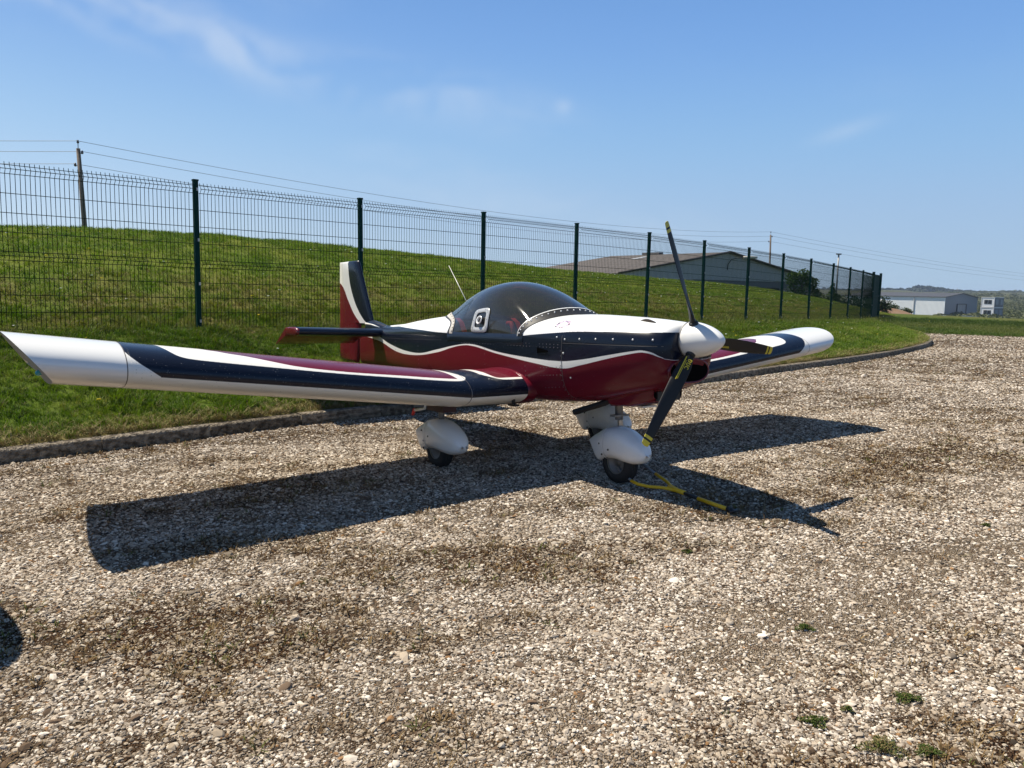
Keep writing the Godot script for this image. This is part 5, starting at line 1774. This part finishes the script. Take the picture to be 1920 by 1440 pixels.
func gravel_stones() -> void:
	var bands := [[1.7, 2.6, 21000.0], [2.6, 3.5, 18000.0], [3.5, 5.0, 13000.0], [5.0, 7.5, 7000.0], [7.5, 11.0, 3300.0], [11.0, 17.0, 1350.0], [17.0, 26.0, 450.0], [26.0, 35.0, 140.0]]
	var kinds := 6
	var bufs := []; var counts := []
	for k in kinds:
		var b := PackedFloat32Array(); b.resize(125000 * 16); bufs.append(b); counts.append(0)
	for bd in bands:
		var half := 0.64 if bd[0] > 3.0 else 0.75
		var n := int(half * (bd[1] * bd[1] - bd[0] * bd[0]) * bd[2])
		for i in n:
			var d := sqrt(rng.randf_range(bd[0] * bd[0], bd[1] * bd[1]))
			var a := rng.randf_range(-half, half)
			var x := d * sin(a); var z := -d * cos(a)
			var b := brownness(x, z)
			if rng.randf() < pow(b, 1.2) * 0.55: continue
			var sn := sandiness(x, z) * (1.0 - 0.7 * b)
			if rng.randf() < sn * 0.72: continue
			var q := up_at(x, z)
			if q.x < 33.0 and q.y > kerb_p(q.x) - 0.01: continue
			var r := (0.0017 + 0.00050 * d) + 0.0058 * pow(rng.randf(), 3.2) * (1.0 + 0.06 * d)
			if rng.randf() < 0.012: r += rng.randf_range(0.003, 0.010)
			if rng.randf() < 0.0005: r += rng.randf_range(0.01, 0.017)
			var t := rng.randf()
			var c := Color(0.40, 0.335, 0.262)
			if t < 0.20: c = Color(0.62, 0.555, 0.47)
			elif t < 0.40: c = Color(0.25, 0.21, 0.168)
			elif t < 0.56: c = Color(0.135, 0.095, 0.065)
			elif t < 0.575: c = Color(0.29, 0.17, 0.085)
			elif t < 0.60: c = Color(0.06, 0.05, 0.042)
			var m := rng.randf_range(0.75, 1.15) * (0.70 + 0.36 * (1.0 - b))
			c = Color(c.r * m, c.g * m * (1.0 - 0.05 * b), c.b * m * (1.0 - 0.14 * b))
			var bs := Basis.from_euler(Vector3(rng.randf_range(-0.4, 0.4), rng.randf() * TAU, rng.randf_range(-0.4, 0.4))) * Basis.from_scale(Vector3(r * rng.randf_range(0.9, 1.7), r * rng.randf_range(0.38, 0.75), r * rng.randf_range(0.8, 1.1)))
			var k := rng.randi() % kinds
			var at: int = counts[k]
			if at >= 125000: continue
			var buf: PackedFloat32Array = bufs[k]
			inst(buf, at, bs, Vector3(x, yard_y(x, z) + r * 0.18, z), c)
			bufs[k] = buf
			counts[k] = at + 1
	for k in kinds:
		swarm("gravel_stones", pebble(), M.stone, bufs[k], counts[k])

# ---------------------------------------------------------------- grass
func tuft(blades: int, spread: float, h: float, w: float, lean: float) -> ArrayMesh:
	var s := st_new()
	s.set_smooth_group(-1)
	for i in blades:
		var a := rng.randf() * TAU
		var o := Vector3(cos(a), 0, sin(a)) * spread * sqrt(rng.randf())
		var dir := Vector3(cos(a + rng.randf_range(-0.8, 0.8)), 0, sin(a + rng.randf_range(-0.8, 0.8)))
		var hh := h * rng.randf_range(0.55, 1.15)
		var l := lean * rng.randf_range(0.3, 1.3) * hh
		var sd := Vector3(-dir.z, 0, dir.x) * w * 0.5
		var p1 := o + dir * l * 0.3 + Vector3(0, hh * 0.6, 0)
		var p2 := o + dir * l + Vector3(0, hh, 0)
		tri(s, o - sd, o + sd, p1 + sd * 0.8); tri(s, o - sd, p1 + sd * 0.8, p1 - sd * 0.8)
		tri(s, p1 - sd * 0.8, p1 + sd * 0.8, p2)
	return done(s)

func sow(called: String, meshes: Array, n: int, place: Callable, m: Material = M.blade) -> void:   # place(i) gives [x, y, z, scale, colour] or nothing
	var bufs := []; var counts := []
	for k in meshes.size():
		var b := PackedFloat32Array(); b.resize((n / meshes.size() + 2) * 16); bufs.append(b); counts.append(0)
	for i in n:
		var r: Array = place.call(i)
		if r.is_empty(): continue
		var k := i % meshes.size()
		var buf: PackedFloat32Array = bufs[k]
		var sc: float = r[3]
		inst(buf, counts[k], Basis.from_euler(Vector3(rng.randf_range(-0.2, 0.2), rng.randf() * TAU, rng.randf_range(-0.2, 0.2))).scaled(Vector3(sc, sc * rng.randf_range(0.75, 1.25), sc)), Vector3(r[0], r[1], r[2]), r[4])
		bufs[k] = buf
		counts[k] += 1
	for k in meshes.size():
		swarm(called, meshes[k], m, bufs[k], counts[k])

func blade_colour(x: float, z: float, p: float) -> Color:
	var c := turf_colour(x, z, p)
	var t := rng.randf()
	if t < 0.10: c = c.lerp(Color(0.23, 0.19, 0.085), 0.7)
	elif t < 0.35: c = c.lerp(Color(0.05, 0.10, 0.012), 0.6)
	elif t < 0.62: c = c.lerp(Color(0.17, 0.25, 0.03), 0.65)
	return c

func lawn_grass() -> void:
	var near := [tuft(11, 0.035, 0.062, 0.0055, 0.9), tuft(9, 0.03, 0.075, 0.006, 0.7), tuft(13, 0.04, 0.05, 0.005, 1.2)]
	sow("lawn_grass", near, 46000, func(i: int) -> Array:
		var u := rng.randf_range(-6.5, 13.0)
		var kp := kerb_p(u)
		var p := lerpf(kp + 0.16, 0.9, rng.randf())
		var q := xz_at(u, p)
		if rng.randf() < 0.7 * smoothstep(0.55, 0.15, p - kp): return []
		return [q.x, bank_y(q.x, q.y) - 0.006, q.y, rng.randf_range(0.7, 1.35) * (0.8 + 0.5 * smoothstep(-0.2, 0.4, lawn_noise.get_noise_2d(q.x * 2.0, q.y * 2.0))), blade_colour(q.x, q.y, p)])
	var mid := [tuft(14, 0.08, 0.06, 0.010, 1.3), tuft(12, 0.07, 0.075, 0.010, 1.1)]
	sow("lawn_grass", mid, 20000, func(i: int) -> Array:
		var u := rng.randf_range(12.0, 34.0)
		var kp := kerb_p(u)
		var p := lerpf(kp + 0.16, 1.0, rng.randf())
		var q := xz_at(u, p)
		return [q.x, bank_y(q.x, q.y) - 0.008, q.y, rng.randf_range(0.7, 1.3), blade_colour(q.x, q.y, p)])
	sow("mound_grass", mid, 62000, func(i: int) -> Array:
		var u := rng.randf_range(-9.0, 46.0)
		var p := 0.6 + 15.0 * pow(rng.randf(), 1.3)
		var q := xz_at(u, p)
		return [q.x, bank_y(q.x, q.y) - 0.008, q.y, rng.randf_range(0.6, 1.1), blade_colour(q.x, q.y, p)])
	# straw along the kerb and along the foot of the fence
	var dry := [tuft(9, 0.04, 0.05, 0.005, 1.5), tuft(7, 0.03, 0.07, 0.005, 1.2)]
	sow("dry_grass", dry, 9000, func(i: int) -> Array:
		var u := rng.randf_range(-6.5, 30.0)
		var p := kerb_p(u) + 0.15 + 0.35 * pow(rng.randf(), 1.6)
		var q := xz_at(u, p)
		var c := Color(0.30, 0.235, 0.125).lerp(Color(0.17, 0.16, 0.06), rng.randf())
		return [q.x, bank_y(q.x, q.y) - 0.005, q.y, rng.randf_range(0.6, 1.2), c], M.straw)
	sow("dry_grass", dry, 7000, func(i: int) -> Array:
		var u := rng.randf_range(-6.5, 30.0)
		var p := rng.randf_range(-0.5, 3.2)
		var q := xz_at(u, p)
		if lawn_noise.get_noise_2d(q.x * 2.2 + 9.0, q.y * 2.2) < -0.1: return []
		var c := Color(0.27, 0.21, 0.11).lerp(Color(0.16, 0.16, 0.05), rng.randf())
		return [q.x, bank_y(q.x, q.y) - 0.005, q.y, rng.randf_range(0.7, 1.3), c], M.straw)
	# longer stems by the posts
	var tall := [tuft(9, 0.05, 0.22, 0.006, 0.45), tuft(7, 0.04, 0.28, 0.006, 0.5)]
	sow("tall_grass", tall, 2200, func(i: int) -> Array:
		var u := rng.randf_range(-6.0, 33.0)
		var p := rng.randfn(0.05, 0.16)
		if u > 12.0: p += rng.randf_range(-0.4, 0.3)
		elif rng.randf() < 0.55: return []
		var q := xz_at(u, p)
		return [q.x, bank_y(q.x, q.y) - 0.01, q.y, rng.randf_range(0.4, 1.0), Color(0.10, 0.15, 0.035).lerp(Color(0.26, 0.22, 0.11), rng.randf() * 0.8)])
	# daisies and dandelions on the mound
	var fl := st_new()
	lathe(fl, [Vector2(0.0, 0.012), Vector2(0.018, 0.01), Vector2(0.024, 0.0), Vector2(0.0, -0.006)], Transform3D(Basis(), Vector3(0, 0.075, 0)), 7)
	sow("lawn_flowers", [done(fl)], 420, func(i: int) -> Array:
		var q := xz_at(rng.randf_range(-8.0, 36.0), rng.randf_range(-2.4, 12.0))
		return [q.x, bank_y(q.x, q.y), q.y, rng.randf_range(0.6, 1.1), Color(0.75, 0.74, 0.70) if rng.randf() < 0.7 else Color(0.7, 0.55, 0.03)])
	# the open field beyond the yard, and the rough edge where it drops away
	var wide := [tuft(14, 0.22, 0.10, 0.02, 1.0), tuft(12, 0.2, 0.13, 0.018, 0.8)]
	sow("field_grass", wide, 15000, func(i: int) -> Array:
		var d := sqrt(rng.randf_range(34.0 * 34.0, 56.0 * 56.0)); var a := rng.randf_range(0.40, 0.68)
		var x := d * sin(a); var z := -d * cos(a)
		if d < 35.5 + rng.randfn() * 0.9: return []
		var g := fine_noise.get_noise_2d(x * 3.0, z * 3.0)
		return [x, land_y(x, z) - 0.02, z, rng.randf_range(0.5, 1.0), Color(0.075, 0.12, 0.025).lerp(Color(0.15, 0.155, 0.06), smoothstep(-0.2, 0.4, g) * rng.randf_range(0.5, 1.0))])
	sow("rough_grass", [tuft(16, 0.25, 0.24, 0.02, 0.5), tuft(14, 0.3, 0.18, 0.025, 0.7)], 6500, func(i: int) -> Array:
		var a := rng.randf_range(0.43, 0.68)
		var d := 51.0 + rng.randfn() * 2.2 - (a - 0.5) * 12.0
		var x := d * sin(a); var z := -d * cos(a)
		return [x, land_y(x, z) - 0.05, z, rng.randf_range(0.4, 1.0), Color(0.04, 0.07, 0.02).lerp(Color(0.10, 0.13, 0.035), rng.randf())])

func weeds() -> void:
	var clods := [[-3.98, -8.35, 0.085, "widest brown clod of dead grass on the bank below the wing tip"], [-3.62, -8.62, 0.055, "small brown clod of dead grass, second from the left below the wing"], [-3.40, -8.80, 0.05, "upright brown clod of dead grass in the middle of the row below the wing"], [-3.22, -9.0, 0.085, "pale brown clod of dead grass at the right of the row below the wing"], [-3.12, -8.72, 0.05, "lowest small brown clod of dead grass at right below the wing"]]
	for cl in clods:
		var o := base("dead_grass_clod", Vector3(cl[0], bank_y(cl[0], cl[1]) + 0.03, cl[1]))
		tag(o, cl[3], "grass clod", "clods of dead grass on the bank")
		var r: float = cl[2]
		var s := st_new()
		s.set_smooth_group(-1)
		for i in 260:
			var d := Vector3(rng.randfn(), rng.randfn() * 0.55, rng.randfn() * 0.7).normalized() * r * rng.randf_range(0.5, 1.0)
			d.y = absf(d.y) * 0.8
			var b := Basis.from_euler(Vector3(rng.randf_range(-1.2, 1.2), rng.randf() * TAU, rng.randf_range(-1.2, 1.2)))
			s.set_color(Color(0.15, 0.105, 0.055).lerp(Color(0.34, 0.27, 0.16), rng.randf()))
			quad(s, d + b * Vector3(-0.003, 0, 0), d + b * Vector3(0.003, 0, 0), d + b * Vector3(0.003, 0.012, 0.03), d + b * Vector3(-0.003, 0.012, 0.03))
		put("stalks", done(s), M.leaf, o)
	# sparse dry moss and blades between the stones
	var small := [tuft(7, 0.02, 0.018, 0.004, 1.6), tuft(6, 0.025, 0.026, 0.004, 1.2)]
	sow("dry_moss", small, 42000, func(i: int) -> Array:
		var d := sqrt(rng.randf_range(3.0, 32.0 * 32.0) * rng.randf()); var a := rng.randf_range(-0.64, 0.64)
		if d < 1.8: return []
		var x := d * sin(a); var z := -d * cos(a)
		var q := up_at(x, z)
		if q.x < 33.0 and q.y > kerb_p(q.x) - 0.02: return []
		var m := brownness(x, z) - 0.45 + 0.5 * patch_noise.get_noise_2d(x * 0.9 + 31.0, z * 0.9 + 8.0)
		var near_kerb := q.x < 33.0 and q.y > kerb_p(q.x) - 0.5
		if m < 0.02 and not (near_kerb and rng.randf() < 0.6): return []
		var c := Color(0.14, 0.085, 0.042).lerp(Color(0.26, 0.185, 0.09), rng.randf())
		if rng.randf() < 0.10: c = Color(0.10, 0.115, 0.03)
		return [x, yard_y(x, z), z, rng.randf_range(0.6, 1.4) * (1.0 + d * 0.02), c], M.straw)
	var spots := [[1.35, -3.34, 0.055, "flat green weed clump left of the larger weeds in right foreground"], [1.51, -2.74, 0.068, "biggest bright green weed clump in the right foreground gravel"], [1.10, -2.57, 0.062, "low dark green weed clump, lowest left of the foreground weeds"], [1.41, -2.40, 0.058, "green weed clump at the bottom edge of picture, right side"], [1.27, -2.42, 0.10, "straggling brownish green weed patch at the bottom edge"], [3.17, -4.97, 0.042, "tiny round weed clump alone far out on the right gravel"], [1.04, -4.34, 0.038, "small weed tuft on the sunlit gravel below the tow bar"], [1.25, -2.65, 0.028, "small yellow green weed tuft between the foreground clumps"]]
	for sp in spots:
		var o := base("weed_clump", Vector3(sp[0], 0.004, sp[1]))
		tag(o, sp[3], "weed", "weed clumps in the gravel")
		var r: float = sp[2]
		var s := st_new()
		s.set_smooth_group(-1)
		for i in int(700 * r / 0.06):
			var a := rng.randf() * TAU
			var d := r * pow(rng.randf(), 0.65) * (0.7 + 0.3 * sin(a * 3.0 + sp[0] * 9.0))
			var p := Vector3(cos(a) * d, rng.randf_range(0.002, 0.016) * (1.25 - d / r), sin(a) * d * 0.75)
			var b := Basis.from_euler(Vector3(rng.randf_range(-0.9, 0.9), rng.randf() * TAU, rng.randf_range(-0.9, 0.9)))
			var l := rng.randf_range(0.0025, 0.006)
			var cc := Color(0.035, 0.062, 0.014).lerp(Color(0.095, 0.125, 0.03), rng.randf())
			if rng.randf() < (0.6 if sp[3].begins_with("straggling") else 0.2): cc = Color(0.18, 0.14, 0.06)
			s.set_color(cc)
			quad(s, p + b * Vector3(-l * 0.45, 0, 0), p + b * Vector3(0, 0.001, l), p + b * Vector3(l * 0.45, 0, 0), p + b * Vector3(0, -0.001, -l))
		put("leaves", done(s), M.leaf, o)
